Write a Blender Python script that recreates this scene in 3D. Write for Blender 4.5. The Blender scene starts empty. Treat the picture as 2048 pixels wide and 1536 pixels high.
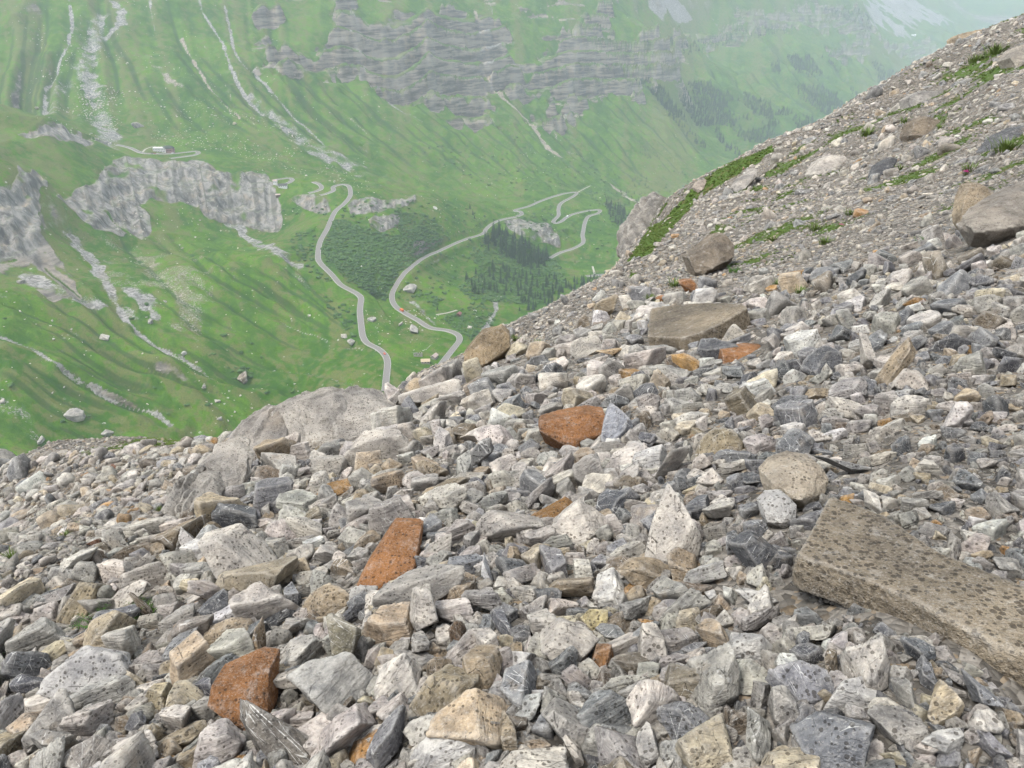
import bpy, bmesh, math, random, re
import numpy as np
from mathutils import Vector, Matrix, Euler



R = math.radians
rng = np.random.default_rng(7)
random.seed(7)
scene = bpy.context.scene
COL = scene.collection

# ------------------------------------------------------------------ camera
F = 1538.0                       # focal length in pixels of the 2048 x 1536 photograph
PITCH = R(27.0)
cam_d = bpy.data.cameras.new('camera')
cam_d.sensor_width = 36.0
cam_d.lens = 36.0 * F / 2048.0
cam_d.clip_start = 0.05
cam_d.clip_end = 60000.0
cam = bpy.data.objects.new('camera', cam_d)
cam.rotation_euler = (R(90) - PITCH, 0, 0)
COL.objects.link(cam)
scene.camera = cam

# ------------------------------------------------------------------ sky, sun, exposure (bright overcast)
SUN_EL, SUN_AZ = R(64), R(-110)   # azimuth measured from +Y towards +X
world = bpy.data.worlds.new('World')
scene.world = world
world.use_nodes = True
wn, wl = world.node_tree.nodes, world.node_tree.links
wn.clear()
sky = wn.new('ShaderNodeTexSky'); sky.sky_type = 'NISHITA'; sky.sun_disc = False
sky.sun_elevation = SUN_EL; sky.sun_rotation = SUN_AZ
sky.altitude = 2000; sky.air_density = 1.0; sky.dust_density = 6.0; sky.ozone_density = 1.0
hs = wn.new('ShaderNodeHueSaturation'); hs.inputs['Saturation'].default_value = 0.16
bg = wn.new('ShaderNodeBackground'); bg.inputs['Strength'].default_value = 0.15
wo = wn.new('ShaderNodeOutputWorld')
wl.new(sky.outputs[0], hs.inputs['Color']); wl.new(hs.outputs[0], bg.inputs['Color']); wl.new(bg.outputs[0], wo.inputs['Surface'])
sd = bpy.data.lights.new('sun', 'SUN'); sd.energy = 1.5; sd.angle = R(12); sd.color = (1.0, 0.96, 0.90)
sun = bpy.data.objects.new('sun', sd); COL.objects.link(sun)
sdir = Vector((math.sin(SUN_AZ) * math.cos(SUN_EL), math.cos(SUN_AZ) * math.cos(SUN_EL), math.sin(SUN_EL)))
sun.rotation_euler = sdir.to_track_quat('Z', 'Y').to_euler()
HAZE = 1.15e-4                    # density of the valley air per metre
vs = scene.view_settings
vs.view_transform = 'Standard'; vs.look = 'None'; vs.exposure = 1.54; vs.gamma = 1.0; vs.use_curve_mapping = False
scene.cycles.use_denoising = True
scene.cycles.use_adaptive_sampling = True
scene.cycles.adaptive_threshold = 0.03
scene.cycles.max_bounces = 6
scene.cycles.diffuse_bounces = 1
scene.cycles.volume_bounces = 1
scene.cycles.transparent_max_bounces = 8

# ------------------------------------------------------------------ numeric helpers
def ray(u, v):
    """direction (depth 1) of a photograph pixel, camera at the origin"""
    X = (np.asarray(u, float) - 1024.0) / F
    Y = (768.0 - np.asarray(v, float)) / F
    c, s = math.cos(PITCH), math.sin(PITCH)
    return np.stack([X + 0 * Y, c + Y * s + 0 * X, -s + Y * c + 0 * X], -1)

def project(P):
    P = np.asarray(P, float)
    c, s = math.cos(PITCH), math.sin(PITCH)
    dep = P[..., 1] * c - P[..., 2] * s
    up = P[..., 1] * s + P[..., 2] * c
    return 1024 + F * P[..., 0] / dep, 768 - F * up / dep, dep

class TPS:
    """smooth surface z(azimuth, ln r) through survey points"""
    def __init__(self, P, lam=1e-4):
        P = np.asarray(P, float)
        self.q = self.dom(P[:, 0], P[:, 1]); n = len(P)
        K = self.ker(self.q[:, None] - self.q[None]) + lam * np.eye(n)
        A = np.zeros((n + 3, n + 3)); A[:n, :n] = K
        A[:n, n] = 1; A[:n, n + 1:] = self.q; A[n, :n] = 1; A[n + 1:, :n] = self.q.T
        self.w = np.linalg.solve(A, np.r_[P[:, 2], 0, 0, 0]); self.n = n
    @staticmethod
    def dom(x, y):
        return np.stack([np.arctan2(x, y), np.log(np.hypot(x, y))], -1)
    @staticmethod
    def ker(d):
        r2 = (d ** 2).sum(-1)
        return 0.5 * r2 * np.log(r2 + 1e-12)
    def q_eval(self, q):
        out = np.empty(len(q))
        for i in range(0, len(q), 40000):
            b = q[i:i + 40000]
            k = self.ker(b[:, None] - self.q[None])
            out[i:i + 40000] = k @ self.w[:self.n] + self.w[self.n] + b @ self.w[self.n + 1:]
        return out

class Polar:
    """a height sheet on an (azimuth, ln r) grid with bilinear look-up"""
    def __init__(self, az, lr, Z):
        self.az, self.lr, self.Z = az, lr, Z
        self.uni = np.allclose(np.diff(lr), lr[1] - lr[0], rtol=1e-3)
    def look(self, x, y, A=None):
        A = self.Z if A is None else A
        az = np.arctan2(x, y); lr = np.log(np.maximum(np.hypot(x, y), 1e-3))
        i = np.clip((az - self.az[0]) / (self.az[1] - self.az[0]), 0, len(self.az) - 1.001)
        if self.uni:
            j = np.clip((lr - self.lr[0]) / (self.lr[1] - self.lr[0]), 0, len(self.lr) - 1.001)
        else:
            j = np.clip(np.interp(lr, self.lr, np.arange(len(self.lr))), 0, len(self.lr) - 1.001)
        i0 = i.astype(int); j0 = j.astype(int); a = i - i0; b = j - j0
        return (A[j0, i0] * (1 - a) * (1 - b) + A[j0, i0 + 1] * a * (1 - b) + A[j0 + 1, i0] * (1 - a) * b + A[j0 + 1, i0 + 1] * a * b)
    def hit(self, u, v, t0, t1, n=900):
        """first point where the pixel's line of sight meets the sheet"""
        u = np.atleast_1d(np.asarray(u, float)); v = np.atleast_1d(np.asarray(v, float))
        d = ray(u, v); ts = np.geomspace(t0, t1, n)
        P = d[:, None, :] * ts[None, :, None]
        below = P[..., 2] < self.look(P[..., 0], P[..., 1])
        k = np.where(below.any(1), below.argmax(1), n - 1); k = np.maximum(k, 1)
        lo, hi = ts[k - 1], ts[k]
        for _ in range(14):
            m = 0.5 * (lo + hi); p = d * m[:, None]
            b = p[:, 2] < self.look(p[:, 0], p[:, 1])
            hi = np.where(b, m, hi); lo = np.where(b, lo, m)
        p = d * (0.5 * (lo + hi))[:, None]
        return p

NT = [rng.random((256, 256)) for _ in range(6)]
def vnoise(x, y, cell, k=0):
    T = NT[k % 6]
    x = np.asarray(x) / cell; y = np.asarray(y) / cell
    xi = np.floor(x).astype(int); yi = np.floor(y).astype(int); a = x - xi; b = y - yi
    a = a * a * (3 - 2 * a); b = b * b * (3 - 2 * b)
    xi &= 255; yi &= 255; x1 = (xi + 1) & 255; y1 = (yi + 1) & 255
    return T[yi, xi] * (1 - a) * (1 - b) + T[yi, x1] * a * (1 - b) + T[y1, xi] * (1 - a) * b + T[y1, x1] * a * b
def fbm(x, y, cell, oct=4, k=0):
    s = 0; w = 0; am = 1.0
    for o in range(oct):
        s = s + am * vnoise(x + 31.7 * o, y - 17.3 * o, cell / 2 ** o, k + o); w += am; am *= 0.5
    return s / w
def sstep(a, b, x):
    t = np.clip((x - a) / (b - a), 0, 1); return t * t * (3 - 2 * t)
def seg_dist(x, y, L, margin):
    """distance from points to polyline L, with the parameter along it; inf beyond margin"""
    L = np.asarray(L, float)[:, :2]; D = np.full(x.shape, np.inf); S = np.zeros(x.shape)
    W = np.nonzero((x > L[:, 0].min() - margin) & (x < L[:, 0].max() + margin) & (y > L[:, 1].min() - margin) & (y < L[:, 1].max() + margin))[0]
    if not len(W): return D, S
    X, Y = x[W], y[W]; d0 = np.full(len(W), np.inf); s0 = np.zeros(len(W))
    acc = np.r_[0, np.cumsum(np.hypot(*np.diff(L, axis=0).T))]
    for i in range(len(L) - 1):
        a, b = L[i], L[i + 1]
        m = np.nonzero((X > min(a[0], b[0]) - margin) & (X < max(a[0], b[0]) + margin) & (Y > min(a[1], b[1]) - margin) & (Y < max(a[1], b[1]) + margin))[0]
        if not len(m): continue
        xs, ys = X[m], Y[m]; e = b - a; l2 = max(e @ e, 1e-9)
        t = np.clip(((xs - a[0]) * e[0] + (ys - a[1]) * e[1]) / l2, 0, 1)
        dd = np.hypot(xs - a[0] - t * e[0], ys - a[1] - t * e[1])
        w = dd < d0[m]; k = m[w]
        d0[k] = dd[w]; s0[k] = (acc[i] + t * math.sqrt(l2))[w]
    D[W] = d0; S[W] = s0
    return D, S / max(acc[-1], 1e-6)
def in_poly(x, y, poly):
    c = np.zeros(np.shape(x), bool); n = len(poly)
    for i in range(n):
        x0, y0 = poly[i]; x1, y1 = poly[(i + 1) % n]
        if y0 == y1: continue
        m = ((y0 > y) != (y1 > y)) & (x < (x1 - x0) * (y - y0) / (y1 - y0) + x0)
        c ^= m
    return c
def poly_soft(x, y, poly, soft):
    """1 inside the outline, falling to 0 over 'soft' metres each side of it"""
    P = np.asarray(poly, float); out = np.zeros(x.shape); e = soft * 1.2
    w = np.nonzero((x > P[:, 0].min() - e) & (x < P[:, 0].max() + e) & (y > P[:, 1].min() - e) & (y < P[:, 1].max() + e))[0]
    if not len(w): return out
    xs, ys = x[w], y[w]; ins = in_poly(xs, ys, P)
    D, _ = seg_dist(xs, ys, np.vstack([P, P[:1]]), e)
    D = np.minimum(D, soft)
    out[w] = np.where(ins, 0.5 + 0.5 * D / soft, 0.5 - 0.5 * D / soft)
    return out
def smooth_line(P, step, per=None):
    """Catmull-Rom through the points, resampled every 'step' metres"""
    P = np.asarray(P, float); Q = np.vstack([2 * P[0] - P[1], P, 2 * P[-1] - P[-2]]); out = []
    for i in range(1, len(Q) - 2):
        p0, p1, p2, p3 = Q[i - 1], Q[i], Q[i + 1], Q[i + 2]
        n = max(2, int(np.linalg.norm(p2 - p1) / step))
        t = np.linspace(0, 1, n, endpoint=False)[:, None]
        out.append(0.5 * (2 * p1 + (p2 - p0) * t + (2 * p0 - 5 * p1 + 4 * p2 - p3) * t ** 2 + (3 * p1 - p0 - 3 * p2 + p3) * t ** 3))
    out.append(P[-1:])
    return np.vstack(out)

# ------------------------------------------------------------------ scene helpers
def tag(o, label=None, cat=None, group=None, kind=None):
    if label: o['label'] = label
    if cat: o['category'] = cat
    if group: o['group'] = group
    if kind: o['kind'] = kind
    return o
def mesh_np(name, V, Fc, mat=None, smooth=True):
    """mesh from numpy vertices and equal-sized faces"""
    V = np.asarray(V, np.float32); Fc = np.asarray(Fc, np.int32); k = Fc.shape[1]
    me = bpy.data.meshes.new(name)
    me.vertices.add(len(V)); me.vertices.foreach_set('co', V.ravel())
    me.loops.add(Fc.size); me.loops.foreach_set('vertex_index', Fc.ravel())
    me.polygons.add(len(Fc)); me.polygons.foreach_set('loop_start', np.arange(len(Fc), dtype=np.int32) * k)
    me.polygons.foreach_set('loop_total', np.full(len(Fc), k, np.int32))
    me.polygons.foreach_set('use_smooth', np.full(len(Fc), smooth))
    me.update(calc_edges=True)
    if mat: me.materials.append(mat)
    return me
def obj(name, me, parent=None, loc=None, rot=None):
    o = bpy.data.objects.new(name, me); COL.objects.link(o)
    if parent is not None: o.parent = parent
    if loc is not None: o.location = loc
    if rot is not None: o.rotation_euler = rot
    return o
def add_attr(me, name, arr, typ='FLOAT'):
    a = me.attributes.new(name, typ, 'POINT')
    if typ == 'FLOAT': a.data.foreach_set('value', np.asarray(arr, np.float32).ravel())
    elif typ == 'FLOAT_COLOR': a.data.foreach_set('color', np.asarray(arr, np.float32).ravel())
    elif typ == 'FLOAT_VECTOR': a.data.foreach_set('vector', np.asarray(arr, np.float32).ravel())
    elif typ == 'INT': a.data.foreach_set('value', np.asarray(arr, np.int32).ravel())
def grid_faces(nr, nc):
    i = np.arange(nr - 1)[:, None] * nc + np.arange(nc - 1)[None]
    return np.stack([i, i + 1, i + nc + 1, i + nc], -1).reshape(-1, 4)

class NG:
    """small material node helper"""
    def __init__(self, name, rough=0.9):
        self.m = bpy.data.materials.new(name); self.m.use_nodes = True
        self.n = self.m.node_tree.nodes; self.l = self.m.node_tree.links
        self.b = self.n['Principled BSDF']; self.b.inputs['Roughness'].default_value = rough
        self.b.inputs['Specular IOR Level'].default_value = 0.25
    def new(self, t, **kw):
        x = self.n.new(t)
        for k, v in kw.items(): setattr(x, k, v)
        return x
    def put(self, sock, v):
        if v is None: return
        if isinstance(v, bpy.types.NodeSocket): self.l.new(v, sock)
        elif isinstance(v, (tuple, list)) and sock.type == 'RGBA' and len(v) == 3: sock.default_value = (*v, 1)
        else: sock.default_value = v
    def math(self, op, a, b=None, c=None, clamp=False):
        x = self.new('ShaderNodeMath', operation=op, use_clamp=clamp)
        self.put(x.inputs[0], a); self.put(x.inputs[1], b); self.put(x.inputs[2], c); return x.outputs[0]
    def vmath(self, op, a, b=None):
        x = self.new('ShaderNodeVectorMath', operation=op); self.put(x.inputs[0], a); self.put(x.inputs[1], b); return x.outputs[0]
    def mix(self, f, a, b, mode='MIX'):
        x = self.new('ShaderNodeMix', data_type='RGBA', blend_type=mode)
        self.put(x.inputs[0], f); self.put(x.inputs[6], a); self.put(x.inputs[7], b); return x.outputs[2]
    def noise(self, vec, scale, detail=4, rough=0.55, dist=0.0):
        x = self.new('ShaderNodeTexNoise'); self.put(x.inputs['Vector'], vec)
        x.inputs['Scale'].default_value = scale; x.inputs['Detail'].default_value = detail
        x.inputs['Roughness'].default_value = rough; x.inputs['Distortion'].default_value = dist
        return x.outputs[0]
    def voro(self, vec, scale, feature='F1', rnd=1.0):
        x = self.new('ShaderNodeTexVoronoi', feature=feature); self.put(x.inputs['Vector'], vec)
        x.inputs['Scale'].default_value = scale; x.inputs['Randomness'].default_value = rnd; return x
    def ramp(self, f, lo, hi):
        x = self.new('ShaderNodeMapRange', interpolation_type='SMOOTHSTEP'); self.put(x.inputs[0], f)
        x.inputs[1].default_value = lo; x.inputs[2].default_value = hi; return x.outputs[0]
    def attr(self, name, typ='GEOMETRY', out='Fac'):
        x = self.new('ShaderNodeAttribute', attribute_name=name, attribute_type=typ); return x.outputs[out]
    def bump(self, h, strength, dist):
        x = self.new('ShaderNodeBump'); self.put(x.inputs['Height'], h)
        x.inputs['Strength'].default_value = strength; x.inputs['Distance'].default_value = dist
        self.l.new(x.outputs[0], self.b.inputs['Normal']); return x
    def color(self, c): self.put(self.b.inputs['Base Color'], c)
def plain(name, col, rough=0.8, var=0.25, scale=3.0, metallic=0.0):
    g = NG(name, rough); tc = g.new('ShaderNodeTexCoord').outputs['Object']
    n = g.noise(tc, scale)
    g.color(g.mix(n, tuple(c * (1 - var) for c in col), tuple(min(1, c * (1 + var)) for c in col)))
    g.b.inputs['Metallic'].default_value = metallic
    return g.m
# ------------------------------------------------------------------ survey points of the place: (pixel u, v, depth in metres)
FAR = [
 # lower left meadow
 (-400,900,640),(-400,700,700),(-400,560,760),(0,930,640),(0,840,668),(0,750,700),(0,660,748),(0,590,795),(200,900,700),(200,780,742),
 (200,660,830),(200,560,910),(400,900,745),(400,800,785),(400,700,835),(400,600,920),(400,520,1010),(600,800,836),
 (600,700,900),(600,600,985),(600,520,1045),(700,790,822),
 # left cliff and the shelf above it
 (0,530,870),(60,520,905),(0,450,905),(60,440,950),(0,355,965),(60,350,1000),(120,400,1060),(120,470,1000),(160,530,940),(-300,350,930),(-300,260,1030),(-300,500,850),
 (0,300,1090),(0,258,1160),(100,300,1160),(110,262,1215),(190,292,1290),(200,330,1240),(-300,200,1100),
 # hotel shelf and the long limestone cliff
 (330,303,1395),(260,300,1370),(395,306,1410),(330,322,1345),(450,345,1330),(550,352,1330),
 (250,330,1290),(300,330,1305),(400,332,1315),(500,362,1310),
 (220,425,1120),(300,430,1165),(400,440,1215),(450,470,1222),(540,465,1240),(570,420,1270),
 # road shelf and the bowl
 (560,362,1340),(630,375,1310),(690,372,1325),(655,395,1280),(700,400,1272),(640,440,1180),(635,490,1112),(660,550,1040),(720,600,988),
 (725,660,920),(775,750,838),(800,770,828),
 (800,400,1345),(830,412,1340),(760,460,1210),(830,470,1235),(800,540,1105),(900,450,1345),(880,400,1425),(980,420,1500),
 (790,590,1080),(850,515,1252),(1000,440,1492),(920,680,932),(855,715,884),(870,620,1045),(917,627,1050),(830,650,962),
 (990,610,1110),(975,650,1040),(1050,540,1330),(1000,500,1385),(1100,600,1190),(1150,560,1330),(1200,545,1390),(1105,515,1450),
 (1050,446,1478),(1110,470,1482),(1050,500,1420),(1120,440,1600),(1200,425,1700),(1165,490,1500),(1150,385,1790),(1250,450,1640),
 (1230,420,1745),(1300,500,1500),(1300,430,1760),(1300,700,1100),(1500,700,1150),
 # foot of the far wall
 (-300,230,1450),(100,245,1410),(250,275,1450),(390,288,1480),(600,330,1500),(800,375,1600),(1000,398,1690),(1200,395,1930),(1300,350,2240),(1430,305,2650),(1600,330,2500),
 # the far wall
 (-300,0,1700),(-300,120,1530),(0,120,1590),(0,0,1720),(300,150,1660),(300,0,1860),(600,170,1800),(600,0,2060),(600,250,1660),(450,230,1600),
 (700,190,1870),(850,232,1960),(850,60,2180),(780,130,2020),(850,150,2070),(1000,240,2120),(1000,100,2330),(1000,0,2520),(850,0,2290),(800,300,1760),(950,320,1880),
 (1100,242,2250),(1100,110,2450),(1150,50,2560),(1100,310,2070),(1200,30,2680),(1200,190,2450),(1200,110,2560),(1200,280,2270),(1210,0,2750),
 (1290,110,2680),(1285,190,2580),(1340,100,2770),(1345,185,2690),(1340,260,2540),(1330,20,3500),(1250,10,3000),
 # walls down the valley
 (1400,250,2900),(1400,115,3500),(1400,40,3800),(1480,180,3150),(1500,110,3650),(1450,240,2950),(1560,230,3150),(1600,260,3000),(1500,20,4000),
 (1600,150,3600),(1600,45,4200),(1600,100,3900),(1700,140,3950),(1700,60,4450),(1720,200,3700),(1700,5,4700),(1735,20,4800),
 (1800,130,4900),(1780,85,5300),(1850,20,6300),(1900,75,5900),(1850,120,5200),(1950,10,7600),(2040,5,8400),(1960,60,6800),(2100,150,6000),(2300,100,6500),(1850,170,4700),(1900,250,4300),
]
def uvt(L):
    L = np.asarray(L, float); return ray(L[:, 0], L[:, 1]) * L[:, 2:3]
far_pts = uvt(FAR)
extra = []
# heights above the frame: the mountains go on up
for az, r, z in [(-45,2600,420),(-30,2900,480),(-15,3100,500),(-3,3300,480),(6,3700,420),(11,4600,350),(16,6200,400),(22,8500,500),(30,10500,600),(40,11000,600),
                 (-45,5000,1000),(-20,5500,900),(0,6500,900),(10,8500,900),(20,12000,900),(35,14000,900),
                 # hillside below the scree, hidden behind the ridge from up here
                 (-42,60,-70),(-20,60,-75),(0,60,-75),(20,70,-75),(42,80,-50),(-42,200,-190),(-20,220,-215),(0,250,-225),(20,300,-220),(42,350,-150),
                 (-42,420,-330),(-20,480,-350),(0,550,-350),(15,700,-360),(30,900,-330),(42,900,-250),(30,1600,-430),(42,2200,-380),(30,3000,-480)]:
    a = R(az); extra.append((r * math.sin(a), r * math.cos(a), z))
far_tps = TPS(np.vstack([far_pts, extra]), 2e-4)

NEAR = [
 (0,1536,2.75),(512,1536,2.4),(1024,1536,2.15),(1536,1536,1.95),(2048,1536,1.8),(-500,1536,3.2),(2500,1536,1.7),
 (0,1300,3.7),(512,1300,3.1),(1024,1300,2.75),(1536,1300,2.45),(2048,1300,2.15),(2500,1300,1.95),(-500,1300,4.8),
 (0,1100,6.0),(400,1100,4.4),(800,1100,3.8),(1200,1100,3.4),(1600,1100,2.95),(2048,1100,2.6),(2500,1100,2.3),
 (0,1000,9.0),(300,1000,6.4),(600,960,5.6),(900,960,5.0),(1250,960,4.3),(1650,960,3.6),(2048,960,3.05),
 (600,890,7.5),(850,850,7.4),(1150,850,5.9),(1500,850,4.7),(1800,850,4.1),(2048,850,3.6),(2500,850,3.0),
 (850,790,10.0),(1000,760,9.5),(1250,740,7.6),(1500,740,6.2),(1800,740,5.1),(2048,740,4.5),
 (1000,700,13.5),(1150,660,12.5),(1300,620,11.5),(1500,620,9.3),(1700,600,7.8),(1900,580,6.8),(2048,560,6.3),(2500,600,4.8),
 (1250,560,20),(1420,540,15),(1600,520,12.5),(1800,500,10),(2000,480,8.6),(2300,450,7.0),
 (1320,485,30),(1450,450,25),(1600,430,19),(1800,420,14.5),(2048,390,11),
 (1420,400,36),(1550,350,33),(1700,330,27),(1900,300,20),(2048,280,17),
 (1700,235,40),(1850,190,32),(2048,130,27),(2300,100,20),
]
SIL = [(-500,960,14.5),(-200,945,14),(0,926,13.5),(150,902,12.5),(300,884,11.5),(430,880,10.5),(600,850,10.5),(720,810,12),(790,768,14.5),(930,706,17.5),(1000,655,21),(1100,618,26),
       (1200,560,34),(1245,520,42),(1290,470,50),(1330,405,55),(1400,360,57),(1480,322,57),(1560,283,56),(1680,215,54),(1800,145,51),(1900,90,49),(2048,28,46),(2300,-110,42),(2600,-250,40)]
near_pts = [tuple(p) for p in uvt(NEAR)]
for (u, v, t) in SIL:
    d = ray(u, v)
    near_pts.append(tuple(d * t))
    for k, drop in ((1.22, 0.10), (1.6, 0.42), (2.6, 1.5)):
        p = d * t * k; p[2] -= drop * t; near_pts.append(tuple(p))
near_pts += [(0, 0.6, -1.70), (-1.2, 0.7, -2.02), (1.2, 0.7, -1.42)]
for az, r, z in [(56,1.2,-1.42),(56,2.5,-1.05),(56,6,-.2),(56,15,1.6),(56,45,6.0),(-56,1.2,-2.0),(-56,3,-2.9),(-56,7,-5.2),(-56,15,-10.5)]:
    near_pts.append((r * math.sin(R(az)), r * math.cos(R(az)), z))
near_tps = TPS(np.array(near_pts), 1e-3)

# working sheets (coarse) used to lay things out
faz = np.linspace(R(-46), R(46), 420); flr = np.linspace(math.log(55), math.log(15000), 620)
qa, ql = np.meshgrid(faz, flr)
far_base = Polar(faz, flr, far_tps.q_eval(np.stack([qa.ravel(), ql.ravel()], -1)).reshape(qa.shape))
naz = np.linspace(R(-56), R(56), 420); nlr = np.linspace(math.log(0.6), math.log(130), 460)
qa, ql = np.meshgrid(naz, nlr)
near_z = near_tps.q_eval(np.stack([qa.ravel(), np.maximum(ql.ravel(), math.log(1.4))], -1)).reshape(qa.shape)
# the brow of the slope: beyond it the ground falls away
sil_d = np.array([ray(u, v) for (u, v, t) in SIL]); sil_h = np.hypot(sil_d[:, 0], sil_d[:, 1])
sil_az = np.arctan2(sil_d[:, 0], sil_d[:, 1]); sil_e = sil_d[:, 2] / sil_h; sil_r = sil_h * np.array([t for (_, _, t) in SIL])
brow_e = np.interp(naz, sil_az, sil_e)[None]; brow_r = np.interp(naz, sil_az, sil_r)[None]
nr_ = np.exp(nlr)[:, None]
brow = nr_ * brow_e - 0.003 * np.maximum(0, brow_r - nr_) - 0.028 * np.maximum(0, nr_ - brow_r) - 0.35 * np.maximum(0, nr_ - 1.08 * brow_r) - 0.5 * np.maximum(0, nr_ - 1.4 * brow_r)
kk = 0.012 * nr_
hh = np.clip(0.5 + 0.5 * (brow - near_z) / kk, 0, 1)
near_z = brow * (1 - hh) + near_z * hh - kk * hh * (1 - hh)
near_base = Polar(naz, nlr, near_z)
def on_far(L):      # pixel polyline -> world points on the far hillsides
    L = np.asarray(L, float); return far_base.hit(L[:, 0], L[:, 1], 250, 14000, 1400)
def on_near(u, v):
    return near_base.hit(u, v, 0.9, 110, 420)
# ------------------------------------------------------------------ lines and outlines of the far hillsides (photo pixels, dropped on the ground)
ROADS = [
 [(232,288),(262,297),(285,306),(320,308),(350,307),(375,304),(391,303),(397,306),(390,310),(370,313),(340,317)],
 [(553,372),(566,369),(578,365),(585,360),(576,357),(560,358),(547,360)],
 [(617,388),(634,382),(643,376),(639,369),(626,364)],
 [(640,392),(655,387),(667,381),(666,374),(674,370),(687,369),(698,373),(701,386),(698,396),(687,409),(670,424),(655,456),(640,485),(636,512),(641,526),(664,550),(682,570),(711,587),(722,596),(721,608),(720,623),(723,655),(726,673),(735,687),(755,697),(769,709),(775,723),(774,741),(772,760),(770,785)],
 [(870,745),(889,720),(910,693),(919,680),(915,670),(895,662),(860,655),(834,640),(810,626),(793,614),(785,602),(785,588),(793,570),(805,550),(825,532),(851,514),(881,501),(910,487),(939,476),(966,468),(973,457),(989,445),(1006,439),(1031,434)],
 [(1033,433),(1043,429),(1041,424),(1030,420),(1057,413),(1082,402),(1114,391),(1140,385),(1153,386),(1146,393),(1123,406),(1117,418),(1117,431),(1107,442),(1111,446),(1121,444),(1136,433),(1155,426),(1186,420),(1200,421),(1195,427),(1177,433),(1170,445),(1167,460),(1165,470),(1167,481),(1163,489),(1143,498),(1118,506),(1100,517)],
 [(1172,552),(1190,551),(1212,549)],
]
TRACKS = [[(1155,385),(1166,379),(1180,372)], [(872,628),(890,627),(905,624),(914,622)], [(1185,533),(1188,543),(1189,551)], [(285,305),(292,298),(304,294),(312,293)]]
ROAD_W = [lambda p: 3.3, lambda p: 3.2, lambda p: 3.2, lambda p: 3.2, lambda p: 3.2, lambda p: 3.4, lambda p: 3.2]
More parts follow.
